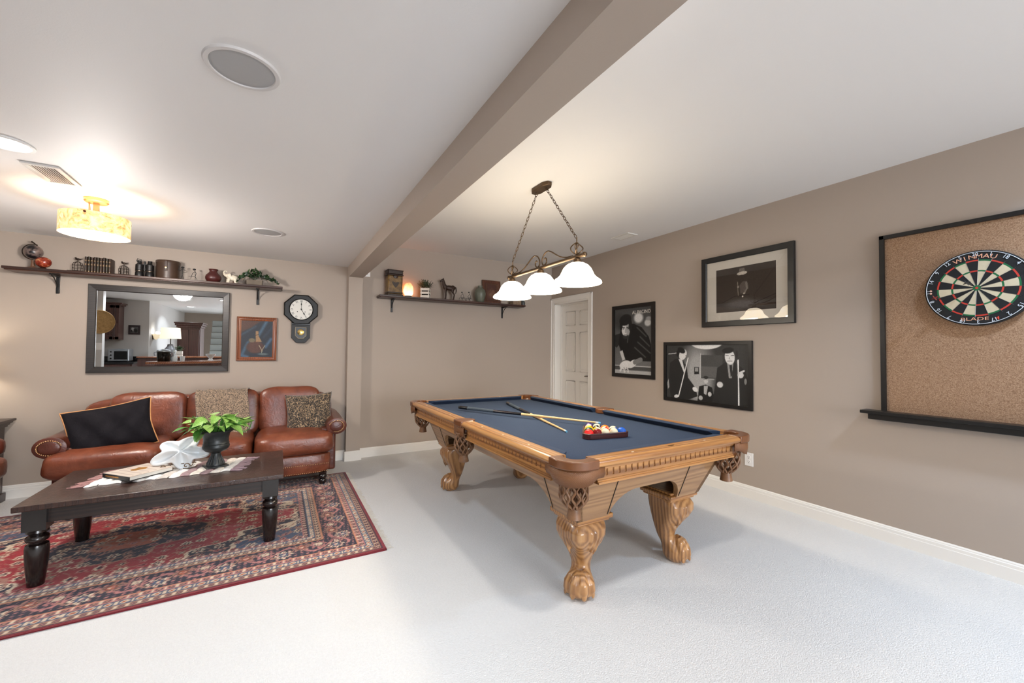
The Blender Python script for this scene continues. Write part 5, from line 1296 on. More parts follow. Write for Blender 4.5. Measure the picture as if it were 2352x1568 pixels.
MB().lathe([(0, .047), (.113, .047), (.113, .0495), (0, .0495)], 48, RX_(PI/2)).build('dial', mat('clock_dial', (.84, .83, .80), .45), ck, smooth=40)
M_NUM = mat('dial_black', (.06, .06, .06), .5)
for k, rn_ in enumerate(('XII', 'I', 'II', 'III', 'IV', 'V', 'VI', 'VII', 'VIII', 'IX', 'X', 'XI')):
    a = k*PI/6; tv, tf = text_geo(rn_, .034, .0003, sx=.62 if len(rn_) > 2 else .8); mb = MB(); mb.add(tv, tf, T3(.092*math.sin(a), -.0502, .092*math.cos(a)) @ RY_(a) @ UPR); mb.build('numeral', M_NUM, ck, smooth=0)
def hand(name, a, L, w_):
    mb = MB(); pl = [(-w_*.4, -.012), (w_*.4, -.012), (w_*.5, .0), (w_*.35, L*.45), (w_*1.5, L*.62), (w_*.4, L*.75), (.0004, L), (-.0004, L), (-w_*.4, L*.75), (-w_*1.5, L*.62), (-w_*.35, L*.45), (-w_*.5, 0)]
    mb.prism(pl, -.0545, -.0535, 'xz', T=RY_(a)); mb.build(name, M_NUM, ck, smooth=0)
hand('minute_hand', 0, .095, .004); hand('hour_hand', math.radians(120)+.52, .090, .005)
MB().lathe([(0, .05), (.007, .05), (.007, .057), (0, .057)], 14, RX_(PI/2)).build('hand_hub', M_NUM, ck)
for x in (-.038, .038): MB().lathe([(0, .0495), (.005, .0495), (.005, .051), (0, .051)], 12, T3(x, 0, -.026) @ RX_(PI/2)).build('winding_hole', M_NUM, ck)
win = [(-.054, -.20), (.054, -.20), (.054, -.292), (.026, -.322), (-.026, -.322), (-.054, -.292)]
MB().tube([(x, -.0375, z) for x, z in win], .0028, 6, closed=True).build('window_trim', mat('clock_gilt', (.80, .74, .60), .4, .4), ck, smooth=60)
MB().prism([(x*.96, z) for x, z in win], -.0365, -.0345, 'xz').build('window_glass', M_CLE, ck, smooth=0)
MB().lathe([(0, .036), (.035, .037), (.033, .042), (.02, .0455), (0, .047)], 28, T3(0, 0, -.255) @ RX_(PI/2)).build('pendulum_bob', mat('brass_bob', (.80, .68, .42), .2, .95), ck)

# ---- still-life painting
Pp = [bw(*q) for q in [(545, 727), (637, 730), (634, 828), (542, 828)]]
x0, x1 = (Pp[0].x+Pp[3].x)/2, (Pp[1].x+Pp[2].x)/2; z1, z0 = (Pp[0].z+Pp[1].z)/2, (Pp[2].z+Pp[3].z)/2; w_, h_ = x1-x0, z1-z0
t = thing('framed_painting', 'brown wood framed still life painting beside the clock', 'painting', ((x0+x1)/2, DB, (z0+z1)/2))
bars(w_, h_, .043, .028, prof=[(0, 0), (0, .7), (.12, 1), (.3, .9), (.42, .55), (.6, .6), (.85, .45), (1, .35), (1, .1)]).build('frame', wood('frame_oak', ['5a2e18', '7a4122', '8f5230'], 'z', 14, .35, .2), t, smooth=25)
P = Print(90, 120, (w_-.086)/(h_-.086), .12); P.img[:] = np.array((.10, .13, .17)); 
P.poly([(0, 1), (.45, 1), (.62, 1), (.30, .80), (0, .68)], (.28, .18, .14), .05)
for (p, q, wd_, c) in (((.80, 1), (.55, .60), .035, (.24, .34, .42)), ((1, .85), (.72, .55), .025, (.14, .18, .24)), ((0, .60), (.45, .85), .02, (.20, .26, .32)), ((.05, .10), (.22, .40), .035, (.22, .32, .40)), ((.95, .50), (.78, .28), .035, (.24, .34, .44)), ((0, .05), (.2, .0), .04, (.25, .36, .46))): P.line(p, q, wd_, c, .05, .9)
P.ell(.45, .27, .21, .17, (.27, .16, .13), soft=.25)
for k in range(9): P.line((.28+.04*k, .42), (.30+.037*k, .13), .005, (.38, .26, .20), .01, .6)
P.poly([(.45, .72), (.54, .72), (.55, .58), (.66, .42), (.46, .42), (.45, .58)], (.55, .43, .30), .02).line((.46, .60), (.55, .63), .008, (.2, .14, .1)).ell(.34, .46, .075, .06, (.40, .36, .28), soft=.4).line((.57, .32), (.68, .16), .008, (.60, .55, .45)).line((.76, .32), (.66, .18), .008, (.55, .52, .44)).line((.66, .17), (.66, .08), .008, (.5, .5, .44)).ell(.70, .08, .12, .03, (.32, .36, .36), soft=.6)
P.grain(.3); P.build('canvas', w_-.08, h_-.08, -.011, t, attr_mat('oil_paint', .45, .4, .3, 200))

# ---- mirror
Pm = [bw(*q, .02) for q in [(204, 652), (528, 672), (524, 853), (197, 856)]]
x0, x1 = (Pm[0].x+Pm[3].x)/2, (Pm[1].x+Pm[2].x)/2; z1, z0 = (Pm[0].z+Pm[1].z)/2, (Pm[2].z+Pm[3].z)/2; w_, h_ = x1-x0, z1-z0
MIR_T = .0057; MIR = (x0, x1, z0, z1)
t = thing('wall_mirror', 'large dark framed mirror above the leather sofa', 'mirror', ((x0+x1)/2, DB-.004, z0)); t.rotation_euler = (MIR_T, 0, 0)
bars(w_, h_, .058, .030, T=T3(0, 0, h_/2), prof=[(0, 0), (0, .85), (.06, 1), (.9, .85), (1, .6), (1, .2)]).build('frame', wood('mirror_frame_wood', ['1a1615', '231e1c', '302824'], 'x', 12, .4, .1), t, smooth=0)
MB().box(-w_/2+.05, w_/2-.05, -.014, -.008, .05, h_-.05).build('mirror_glass', mat('silvered_glass', (.94, .95, .95), 0, 1), t, smooth=0)
# ================================================================== SHELVES
M_SHELF = wood('walnut_shelf', ['24130d', '391f15', '4a2a1c'], 'x', 12, .4, .15)
M_IRON = mat('black_bracket', (.05, .05, .055), .45)
SZ = 1.957          # top of both shelves
SD = .205
def shelf(x0, x1, brx, label):
    t = thing('wall_shelf', label, 'shelf', ((x0+x1)/2, DB, SZ), group='walnut wall shelves')
    L = x1-x0
    MB().box(-L/2, L/2, -SD, 0, -.021, 0).build('board', M_SHELF, t, smooth=0, bevel=.003)
    MB().box(-L/2+.01, L/2-.01, -SD+.012, 0, -.030, -.021).build('edge_moulding', M_SHELF, t, smooth=0, bevel=.003)
    for bx in brx:
        x = bx-(x0+x1)/2; mb = MB()
        mb.prism([(0, -.03), (0, -.185), (-.012, -.19), (-.014, -.185), (-.014, -.03)], x-.011, x+.011, 'yz'); mb.prism([(0, -.03), (-.15, -.03), (-.15, -.038), (-.014, -.044)], x-.011, x+.011, 'yz')
        br = mb.build('bracket', M_IRON, t, smooth=0, bevel=.002)
        MB().tube([(x, -.014, -.135), (x, -.04, -.10), (x, -.085, -.06), (x, -.13, -.042)], .005, 6).build('brace', M_IRON, br, smooth=80)
shelf(-1.985, .018, (-1.72, -.212), 'long walnut shelf on iron brackets above the mirror')
shelf(1.025, 3.065, (1.21, 2.785), 'long walnut shelf on iron brackets between column and door')
YS = DB-.105
def onshelf(px, off=.105): return bw(px, 640, off).x
def sx_(px, py=640): return bw(px, py, .105).x
# ---- left shelf
g = thing('desk_globe', 'small dark globe on a tilted ring at the shelf end', 'globe', (sx_(76, 600), YS, SZ))
M_GLB = bpy.data.materials.new('globe_map'); M_GLB.use_nodes = True; nt = M_GLB.node_tree; b = nt.nodes['Principled BSDF']; r = ramp(nt, [(.44, (.10, .09, .10)), (.50, (.40, .34, .32)), (.62, (.56, .48, .44))]); nt.links.new(noise(nt, coords(nt), 14, 4, .6), r.inputs[0]); nt.links.new(r.outputs[0], b.inputs['Base Color']); b.inputs['Roughness'].default_value = .3
M_BRNZ = mat('dark_bronze', (.20, .15, .12), .4, .6)
MB().lathe([(0, 0), (.05, 0), (.05, .008), (.03, .014), (.014, .022), (.01, .06), (.012, .075), (0, .075)], 24).build('stand', mat('tan_wood_base', (.42, .28, .19), .4), g)
MB().ell((0, 0, .148), .058, 28, 18).build('sphere', M_GLB, g, smooth=180)
MB().tube([(.066*math.cos(a), 0, .148+.066*math.sin(a)) for a in [math.radians(70+200*i/20) for i in range(21)]], .0035, 6).build('meridian_arm', M_BRNZ, g, smooth=80)
MB().tube([(.022, 0, .205), (.0, 0, .225), (-.014, 0, .235)], [.004, .005, .007], 8).build('axis_knob', M_BRNZ, g, smooth=80)
rv = thing('marbled_ornament', 'red and cream marbled egg ornament beside the globe', 'ornament', (sx_(105, 605), YS-.04, SZ))
M_RED = bpy.data.materials.new('red_marble'); M_RED.use_nodes = True; nt = M_RED.node_tree; b = nt.nodes['Principled BSDF']; r = ramp(nt, [(.4, (.42, .13, .08)), (.56, (.60, .24, .15)), (.66, (.75, .58, .38))]); nt.links.new(noise(nt, coords(nt), 26, 3), r.inputs[0]); nt.links.new(r.outputs[0], b.inputs['Base Color']); b.inputs['Roughness'].default_value = .25
MB().lathe([(0, 0), (.032, 0), (.03, .006), (.016, .012), (.012, .018), (0, .018)], 20).build('stand', M_BRNZ, rv)
MB().ell((0, 0, .060), (.050, .045, .045), 24, 16).build('egg', M_RED, rv, smooth=180)
def cage(px, label):
    o = thing('birdcage_bookend', label, 'bookend', (sx_(px, 625), YS, SZ), group='birdcage bookends')
    MB().box(-.055, .055, -.04, .04, 0, .012).build('base', M_BRNZ, o, smooth=0, bevel=.003)
    mb = MB()
    for k in range(10):
        a = 2*PI*k/10; mb.tube([(.034*math.cos(a), .034*math.sin(a), .012), (.035*math.cos(a), .035*math.sin(a), .062), (.028*math.cos(a), .028*math.sin(a), .085), (0, 0, .1)], .0016, 4)
    for z in (.014, .04, .066): mb.tube([(.035*math.cos(2*PI*i/20), .035*math.sin(2*PI*i/20), z) for i in range(20)], .0016, 4, closed=True)
    mb.build('cage_wires', M_BRNZ, o, smooth=60)
    mb = MB(); mb.ell((0, 0, .118), (.018, .008, .009), 14, 8, T=None); mb.ell((-.014, 0, .128), .007, 10, 8); mb.tube([(.012, 0, .119), (.034, 0, .126)], [.006, .002], 6); mb.tube([(0, 0, .1), (0, 0, .112)], .002, 5); mb.build('bird', M_BRNZ, o, smooth=180)
cage(178, 'birdcage bookend with a bird on top, to the left of the books'); cage(284, 'birdcage bookend with a bird on top, between books and binoculars')
bxs = np.linspace(sx_(198, 610), sx_(259, 612), 10)
M_BKL = [mat('old_leather_'+n_, c, .45, var=.15, vs=40) for n_, c in (('umber', (.17, .12, .09)), ('olive', (.16, .14, .10)), ('brown', (.20, .13, .09)))]
M_BGILT = mat('book_gilt', (.60, .48, .30), .35, .5)
M_SLAB = mat('spine_label', (.47, .37, .26), .5); M_BROWN = mat('raised_band', (.10, .07, .055), .45)
words_ = ('first', 'second', 'third', 'fourth', 'fifth', 'sixth', 'seventh', 'eighth', 'ninth')
for k in range(9):
    w_ = bxs[k+1]-bxs[k]; hh_ = .142+.003*math.sin(k*2.3)
    o = thing('antique_book', words_[k]+' antique brown book from the left in the upright row between bookends', 'book', ((bxs[k]+bxs[k+1])/2, YS, SZ), group='antique books on the shelf')
    MB().prism([(-w_/2+.0008, .05), (-w_/2+.0008, -.034)]+[(w_*.46*math.sin(a*PI/10), -.036-.010*math.cos(a*PI/10)) for a in range(-4, 5)]+[(w_/2-.0008, -.034), (w_/2-.0008, .05)], 0, hh_).build('cover', M_BKL[k%3], o, smooth=50)
    for z in (.012, .058, .098, .118): MB().prism([(w_*.36*math.sin(a*PI/8), -.0368-.010*math.cos(a*PI/10)) for a in range(-4, 5)]+[(w_*.3, -.036), (-w_*.3, -.036)], z-.0018, z+.0018).build('gilt_band', M_BGILT if z < .02 else M_BROWN, o, smooth=50)
    for z0, z1 in ((.103, .113), (.066, .080)): MB().box(-w_*.26, w_*.26, -.0466, -.044, z0, z1).build('spine_label', M_SLAB, o, smooth=0)
    MB().box(-w_/2+.003, w_/2-.003, -.038, .048, hh_-.004, hh_+.001).build('pages', M_PAGES, o, smooth=0)
bn = thing('binoculars', 'old black binoculars standing beside the leather case', 'binoculars', (sx_(333, 620), YS-.01, SZ))
M_BIN = mat('black_leatherette', (.055, .05, .05), .4, bmp=.3, bs=200)
for s in (-1, 1):
    MB().lathe([(0, 0), (.032, 0), (.033, .006), (.030, .045), (.022, .058), (.030, .064), (.030, .115), (.022, .122), (.016, .13), (.017, .155), (0, .155)], 22, T3(s*.037, 0, 0)).build('barrel', M_BIN, bn, smooth=40)
    MB().lathe([(.0305, .052), (.0315, .056), (.0305, .06)], 20, T3(s*.037, 0, 0), cap=False).build('ring', M_NICKEL, bn)
MB().tube([(0, 0, .06), (0, 0, .15)], .008, 12).build('hinge', M_BIN, bn); mb = MB(); mb.box(-.037, .037, -.006, .006, .075, .083); mb.box(-.037, .037, -.006, .006, .118, .126); mb.build('bridge', M_BIN, bn, smooth=0)
MB().tube([(-.037, -.03, .12), (-.05, -.036, .145), (-.045, -.036, .165), (-.02, -.034, .16), (-.015, -.034, .14), (-.035, -.034, .13)], .003, 6).build('strap', M_BIN, bn, smooth=80)
lc = thing('leather_hatbox', 'round brown leather case with a strap and brass lock', 'case', (sx_(386, 620), YS+.005, SZ))
M_HAT = mat('worn_brown_leather', (.24, .17, .125), .38, var=.25, vs=12)
MB().lathe([(0, 0), (.082, 0), (.088, .004), (.090, .145), (.0, .145)], 36).build('body', M_HAT, lc, smooth=40)
MB().lathe([(.0, .145), (.093, .145), (.094, .168), (.09, .174), (0, .176)], 36).build('lid', M_HAT, lc, smooth=40)
MB().box(-.011, .011, -.096, -.088, .07, .165).build('strap', mat('strap_leather', (.19, .12, .085), .5), lc, smooth=0, bevel=.002); MB().lathe([(0, 0), (.008, 0), (.008, .004), (0, .005)], 12, T3(0, -.096, .10) @ RX_(PI/2)).build('lock', M_BRASS, lc)
M_WIREF = mat('black_iron_wire', (.05, .045, .045), .45)
def wireman(name, label, px, segs, head, cat='figurine', group='wire stick figures'):
    o = thing(name, label, cat, (sx_(px, 635), YS-.03, SZ), group=group)
    mb = MB()
    for sgm in segs: mb.tube([(x, 0, z) for x, z in sgm], .0021, 6)
    mb.build('wire_body', M_WIREF, o, smooth=80)
    mb = MB()
    for (x, z, r_) in head: mb.ell((x, 0, z), (r_*1.2, r_, r_*.85), 12, 8)
    mb.build('head', M_WIREF, o, smooth=180)
wireman('wire_figure', 'standing black wire stick figure with a raised arm', 420, [[(-.012, 0), (-.006, .03), (0, .058), (.006, .03), (.014, 0)], [(0, .058), (.001, .11)], [(.002, .105), (.03, .092), (.038, .082), (.022, .076), (.004, .078)], [(0, .105), (-.02, .085), (-.03, .09), (-.022, .135)]], [(.003, .122, .011)])
wireman('wire_figure', 'sitting black wire stick figure beside the red vase', 449, [[(.002, 0), (.003, .04), (.0, .10)], [(.003, .04), (-.028, .044), (-.05, .042)], [(.003, .04), (.014, .02), (.02, .008)], [(.0, .095), (-.02, .07), (-.026, .045)], [(.0, .095), (.010, .075), (.004, .05)], [(-.028, .044), (-.033, .02)]], [(-.006, .112, .011)])
vz = thing('red_vase', 'round dark red pottery vase on the long shelf', 'vase', (sx_(490, 635), YS, SZ))
MB().lathe([(0, 0), (.036, 0), (.054, .012), (.066, .035), (.068, .052), (.060, .075), (.040, .098), (.032, .110), (.033, .122), (.041, .133), (.039, .135), (.030, .122), (.028, .108), (0, .10)], 36).build('vase_body', mat('oxblood_glaze', (.28, .115, .105), .38, var=.2, vs=16, bmp=.15, bs=40), vz, smooth=60)
# elephant
el = thing('elephant_figurine', 'cream elephant figurine with raised trunk beside the ivy', 'figurine', (sx_(532, 640), YS-.02, SZ))
mb = MB(); mb.ell((.014, 0, .060), (.042, .026, .030), 20, 14); mb.ell((-.028, 0, .078), (.024, .020, .024), 16, 12); mb.tube([(-.045, 0, .078), (-.060, 0, .092), (-.066, 0, .112), (-.056, 0, .126), (-.042, 0, .124), (-.038, 0, .114)], [.013, .010, .008, .007, .006, .005], 10)
for x, y in ((-.018, -.015), (-.030, .015), (.036, -.015), (.044, .015)): mb.tube([(x, y, .05), (x-.004, y, .02), (x-.010 if x < 0 else x+.008, y, 0)], [.014, .0105, .011], 10)
for y in (-1, 1): mb.ell((-.014, y*.022, .080), (.016, .006, .022), 12, 8); mb.tube([(-.045, y*.010, .070), (-.060, y*.012, .074)], [.004, .002], 6)
mb.tube([(.055, 0, .068), (.064, 0, .045)], .003, 6)
mb.build('elephant_body', mat('ivory_resin', (.86, .82, .74), .35), el, smooth=180, weld=False, remesh=.0032)
# ivy trough
iv = thing('ivy_planter', 'dark green ivy spilling from a grey trough on the shelf', 'potted plant', (sx_(585, 645), YS, SZ))
MB().prism([(-.068, 0), (.068, 0), (.072, .055), (-.072, .055)], -.045, .045, 'xz').build('trough', mat('grey_wood_trough', (.42, .38, .33), .8, var=.15, vs=25), iv, smooth=0, bevel=.003)
M_IVY = [leafmat('ivy_dark', (.07, .15, .07), (.14, .24, .12)), leafmat('ivy_mid', (.12, .22, .10), (.22, .33, .17))]
def ivyleaf(mb, P, R_, s, mi):
    pts = [(0, -.1), (.28, -.28), (.5, .1), (.25, .2), (.3, .55), (0, 1), (-.3, .55), (-.25, .2), (-.5, .1), (-.28, -.28)]
    c = R_ @ Vector((0, .2, .08)); vs_ = [tuple(P+c*s)]+[tuple(P+(R_ @ Vector((x, y, 0)))*s) for x, y in pts]
    mb.add(vs_, [(0, i+1, (i+1)%10+1) for i in range(10)], None, mi)
mb = MB(); stm = MB()
for k in range(150):
    if k < 95: a = random.uniform(0, 2*PI); r_ = random.uniform(0, 1)**.6; P = Vector((.12*r_*math.cos(a), .055*r_*math.sin(a)-.015, .075+.085*(1-r_)*random.uniform(.3, 1.4)+.02*random.random()))
    elif k < 125: s_ = random.random(); P = Vector((.10+.12*s_, -.035+.03*random.random(), .095-.075*s_+.03*random.random()))
    else: s_ = random.random(); P = Vector((-.08-.09*s_, -.03+.03*random.random(), .085-.065*s_+.03*random.random()))
    ivyleaf(mb, P, Euler((random.uniform(.2, 1.7), random.uniform(-.6, .6), random.uniform(-PI, PI))).to_matrix(), random.uniform(.022, .036), k%2)
mb.build('foliage', M_IVY, iv, smooth=0, weld=False)
for a in range(9): stm.tube([(.0, 0, .05), (.05*math.cos(a), -.02, .11), (.12*math.cos(a*1.1), -.03, .09), (.17*math.cos(a*1.1), -.035, .04)], .0018, 5)
stm.build('stems', M_IVY[0], iv, smooth=80)
# ---- right shelf
tn = thing('tall_tin', 'tall mustard lidded tin with a dark crest', 'tin', (sx_(905, 650), YS, SZ), .08)
def tinm():
    m, nt, b = newmat('aged_tin'); vec = coords(nt); f = noise(nt, vec, 18, 5, .7, .4); r = ramp(nt, [(.34, (.20, .14, .08)), (.5, (.42, .31, .15)), (.68, (.52, .41, .22))]); nt.links.new(f, r.inputs[0]); nt.links.new(r.outputs[0], b.inputs['Base Color']); b.inputs['Roughness'].default_value = .4; return m
M_TIN = tinm(); M_TIND = mat('tin_dark_brown', (.17, .11, .075), .4, var=.2, vs=30)
MB().box(-.092, .092, -.062, .062, .022, .255).build('tin_body', M_TIN, tn, smooth=30, bevel=.018, seg=3)
MB().box(-.098, .098, -.068, .068, .0, .024).build('tin_base', M_TIND, tn, smooth=30, bevel=.006); MB().box(-.094, .094, -.064, .064, .030, .048).build('base_band', M_TIND, tn, smooth=30, bevel=.004)
MB().box(-.099, .099, -.069, .069, .248, .262).build('lid_rim', M_TIND, tn, smooth=30, bevel=.005); MB().box(-.094, .094, -.064, .064, .262, .318).build('lid', M_TIND, tn, smooth=30, bevel=.012, seg=3); MB().box(-.098, .098, -.068, .068, .306, .318).build('lid_top', M_TIND, tn, smooth=30, bevel=.005)
mb = MB(); mb.prism([(-.045, .165), (-.03, .172), (0, .160), (.03, .172), (.045, .165), (.032, .135), (.012, .108), (0, .098), (-.012, .108), (-.032, .135)], -.0645, -.062, 'xz'); mb.build('crest', M_TIND, tn, smooth=0)
mb = MB(); mb.ell((0, -.064, .235), (.030, .006, .024), 16, 10); mb.build('clasp', M_TIND, tn, smooth=180)
# salt lamp
sl = thing('salt_lamp', 'glowing orange salt crystal lamp on the shelf', 'salt lamp', (sx_(937, 665), YS-.02, SZ))
MB().lathe([(0, 0), (.042, 0), (.042, .014), (0, .014)], 24).build('base', mat('salt_base_wood', (.25, .12, .07), .5), sl)
def salt():
    m, nt, b = newmat('salt_crystal'); vec = coords(nt); f = noise(nt, vec, 16, 4, .65); sp = nd(nt, 'ShaderNodeSeparateXYZ'); nt.links.new(vec, sp.inputs[0])
    mr = nd(nt, 'ShaderNodeMapRange'); mr.inputs[1].default_value = .015; mr.inputs[2].default_value = .17; mr.inputs[3].default_value = .75; mr.inputs[4].default_value = .25; nt.links.new(sp.outputs[2], mr.inputs[0])
    ad = nd(nt, 'ShaderNodeMath', operation='ADD'); ml = nd(nt, 'ShaderNodeMath', operation='MULTIPLY'); ml.inputs[1].default_value = .55; nt.links.new(f, ml.inputs[0]); nt.links.new(ml.outputs[0], ad.inputs[0]); nt.links.new(mr.outputs[0], ad.inputs[1])
    r = ramp(nt, [(.35, (.98, .50, .30)), (.62, (1, .72, .48)), (.95, (1, .95, .82))]); nt.links.new(ad.outputs[0], r.inputs[0]); nt.links.new(r.outputs[0], b.inputs['Emission Color']); nt.links.new(r.outputs[0], b.inputs['Base Color']); b.inputs['Emission Strength'].default_value = 1.25; b.inputs['Roughness'].default_value = .4; return m
mb = MB(); mb.ell((0, 0, .094), (.060, .05, .086), 20, 16, .8, .85, warp=lambda x, y, z: (x*(1-.12*z)+.03*math.sin(6*z), y*(1-.1*z), z+.04*math.sin(5*x+3*y))); mb.build('crystal', salt(), sl, smooth=50)
light('POINT', 'salt_lamp_glow', (sx_(937, 665)+.01, DB-.05, SZ+.10), 1.5, AMBER, .05)
# plant in slatted crate
cr = thing('crate_plant', 'small bushy plant in a white slatted crate', 'potted plant', (sx_(977, 672), YS-.01, SZ), -.5)
M_CRT = mat('white_crate_wood', (.86, .83, .79), .6)
mb = MB().box(-.05, .05, -.05, .05, .0, .008); mb.build('crate_base', M_CRT, cr, smooth=0)
for s in (-1, 1):
    for z in (.008, .052, .096): MB().box(-.056, .056, s*.052-.004, s*.052+.004, z, z+.030).build('slat', M_CRT, cr, smooth=0, bevel=.0015); MB().box(s*.052-.004, s*.052+.004, -.05, .05, z, z+.030).build('slat', M_CRT, cr, smooth=0, bevel=.0015)
    for s2 in (-1, 1): MB().box(s*.046-.005, s*.046+.005, s2*.046-.005, s2*.046+.005, 0, .128).build('corner_post', M_CRT, cr, smooth=0)
MB().tube([(-.052, -.02, .12), (-.062, -.02, .145), (-.064, 0, .15), (-.062, .02, .145), (-.052, .02, .12)], .003, 6).build('handle', M_CRT, cr, smooth=80)
MB().box(-.044, .044, -.044, .044, .01, .11).build('soil', mat('potting_soil', (.13, .10, .08), .95), cr, smooth=0)
mb = MB()
for k in range(230):
    a = random.uniform(0, 2*PI); th = random.uniform(0, 1.25); L = random.uniform(.07, .125); d_ = Vector((math.sin(th)*math.cos(a), math.sin(th)*math.sin(a), math.cos(th))); P0 = Vector((.02*math.cos(a), .02*math.sin(a), .115))
    for q_ in (.55, .8, 1): ivyleaf(mb, P0+d_*L*q_, d_.to_track_quat('Y', 'Z').to_matrix(), .011, k%2)
mb.build('foliage', [leafmat('boxwood_dark', (.10, .14, .07), (.17, .22, .11)), leafmat('boxwood_light', (.18, .22, .11), (.28, .32, .18))], cr, smooth=0, weld=False)
# horse
hs = thing('horse_statue', 'dark bronze standing horse statue on the shelf', 'statue', (sx_(1030, 665), YS, SZ))
M_HRS = mat('rust_bronze', (.20, .135, .10), .45, .3, var=.25, vs=25)
MB().box(-.082, .088, -.03, .03, 0, .010).build('base', M_HRS, hs, smooth=0, bevel=.003)
mb = MB(); mb.ell((.01, 0, .165), (.072, .030, .036), 22, 14, T=RY_(.08)); mb.ell((-.045, 0, .17), (.030, .027, .034), 16, 12); mb.ell((.06, 0, .168), (.032, .029, .036), 16, 12)
mb.tube([(-.048, 0, .175), (-.062, 0, .205), (-.070, 0, .240), (-.076, 0, .266)], [.030, .024, .019, .017], 12); mb.tube([(-.070, 0, .268), (-.095, 0, .256), (-.118, 0, .240)], [.017, .014, .0095], 10)
for y in (-.008, .008): mb.tube([(-.070, y, .275), (-.066, y, .294)], [.006, .002], 6)
for x, y, b_ in ((-.048, -.016, 0), (-.030, .016, 0)): mb.tube([(x, y, .155), (x, y, .09), (x+.002, y, .08), (x, y, .03), (x-.006, y, .008)], [.016, .010, .010, .008, .011], 10)
for x, y in ((.060, -.017), (.078, .017)): mb.tube([(x-.006, y, .155), (x-.010, y, .115), (x+.016, y, .078), (x+.006, y, .035), (x, y, .008)], [.022, .015, .009, .008, .011], 10)
mb.tube([(.088, 0, .185), (.106, 0, .175), (.110, 0, .130), (.100, 0, .085)], [.008, .009, .009, .004], 8)
mb.build('horse_body', M_HRS, hs, smooth=180, weld=False, remesh=.0042)
# wire cyclists
def cyclist(px, label, dz):
    wheel = lambda cx: [(cx+.022*math.cos(2*PI*i/16), .024+.022*math.sin(2*PI*i/16)) for i in range(17)]
    wireman('wire_cyclist', label, px, [wheel(-.026), wheel(.026), [(-.026, .024), (-.008, .05), (.018, .05), (.026, .024)], [(-.026, .024), (0, .03), (.018, .05)], [(.014, .058), (.024, .054)], [(-.012, .05), (-.022, .064), (-.030, .062)], [(.016, .060), (.010, .085), (-.004, .105+dz)], [(.002, .098+dz), (-.014, .082), (-.026, .066)], [(.016, .060), (-.004, .046), (.004, .024)]], [(-.010, .116+dz, .009)], group='wire cyclists')
cyclist(1061, 'wire cyclist figure nearer the horse statue', 0); cyclist(1077, 'wire cyclist figure nearer the green vase', .008)
gv = thing('green_vase', 'slender grey green vase in front of the picture', 'vase', (sx_(1101, 680), YS-.025, SZ))
MB().lathe([(0, 0), (.046, 0), (.052, .01), (.074, .09), (.078, .125), (.068, .165), (.042, .192), (.032, .20), (.030, .212), (.036, .226), (.034, .228), (.026, .212), (.024, .2), (0, .19)], 32).build('vase_body', mat('celadon_glaze', (.36, .37, .32), .4, var=.15, vs=20), gv, smooth=60)
fp = thing('shelf_picture', 'brown framed picture leaning on the wall beside the green vase', 'picture', (sx_(1131, 680)+.015, DB-.06, SZ)); fp.rotation_euler = (-.10, 0, .0)
bars(.285, .335, .042, .02, T=T3(0, 0, .1685), prof=[(0, 0), (0, .8), (.15, 1), (.4, .7), (.7, .75), (1, .4)]).build('frame', wood('small_frame_wood', ['3a2015', '55301f', '6a4029'], 'z', 14, .35, .2), fp, smooth=0)
P = Print(50, 60, .8, .3); P.img[:] = np.array((.30, .19, .155)); P.ell(.5, .4, .25, .25, (.38, .26, .21), soft=.6).ell(.42, .36, .1, .1, (.46, .34, .27), soft=.5).ell(.62, .5, .09, .12, (.44, .31, .25), soft=.5); P.grain(.3); P.build('print', .21, .26, -.006, fp, M_PRINT); fp.children[-1].location = (0, 0, .1685)
MB().tube([(-.085, -.010, .055), (.085, -.010, .055), (.085, -.010, .282), (-.085, -.010, .282)], .0022, 5, closed=True).build('gilt_line', M_BGILT, fp, smooth=0)
tb = thing('carved_box', 'small pale carved box half hidden behind the lamp shade', 'box', (sx_(1178, 700)+.04, YS-.01, SZ))
MB().box(-.07, .07, -.045, .045, 0, .068).build('box_body', mat('pale_carved_wood', (.50, .42, .34), .7, var=.25, vs=40), tb, smooth=0, bevel=.004); MB().box(-.075, .075, -.05, .05, .068, .082).build('lid', mat('pale_carved_lid', (.46, .38, .30), .7), tb, smooth=0, bevel=.003)
jr = thing('small_jar', 'small grey jar at the shelf end near the door', 'jar', (sx_(1192, 700)+.06, YS-.01, SZ))
MB().lathe([(0, 0), (.028, 0), (.034, .02), (.034, .05), (.024, .064), (.024, .075), (0, .08)], 20).build('jar_body', mat('slate_jar', (.27, .28, .28), .4), jr, smooth=50)
# ================================================================== WHAT THE MIRROR SHOWS (behind and left of the viewer)
_n = Vector((0, -math.cos(MIR_T), -math.sin(MIR_T))); _p0 = Vector((0, DB-.018, MIR[2]))
def mirray(px, py):
    d = ray(px, py); t_ = (_p0-EYE).dot(_n)/d.dot(_n); P = EYE+d*t_; r_ = d-2*d.dot(_n)*_n; return P, r_
def mc(u, v): return (180+u/6.19, 640+v/6.19)      # from the enlarged view of the mirror
def my(u, v, Y):
    P, r_ = mirray(*mc(u, v)); return P+r_*((Y-P.y)/r_.y)
def mx(u, v, X):
    P, r_ = mirray(*mc(u, v)); return P+r_*((X-P.x)/r_.x)
M_CHERRY = wood('cherry_cabinet', ['3d2622', '523530', '63433c'], 'z', 9, .4, .15); M_GRAN = mat('dark_granite', (.10, .095, .10), .18, var=.3, vs=60)
M_STEEL = mat('appliance_steel', (.62, .64, .66), .3, .6); M_BLKG = mat('black_glass', (.02, .03, .03), .1); M_BARTOP = wood('bar_top_wood', ['5b3322', '7c4a31', '94603f'], 'y', 8, .2, .4)
KW = -1.72      # kitchen end wall, y
cor = my(1015, 300, KW).x
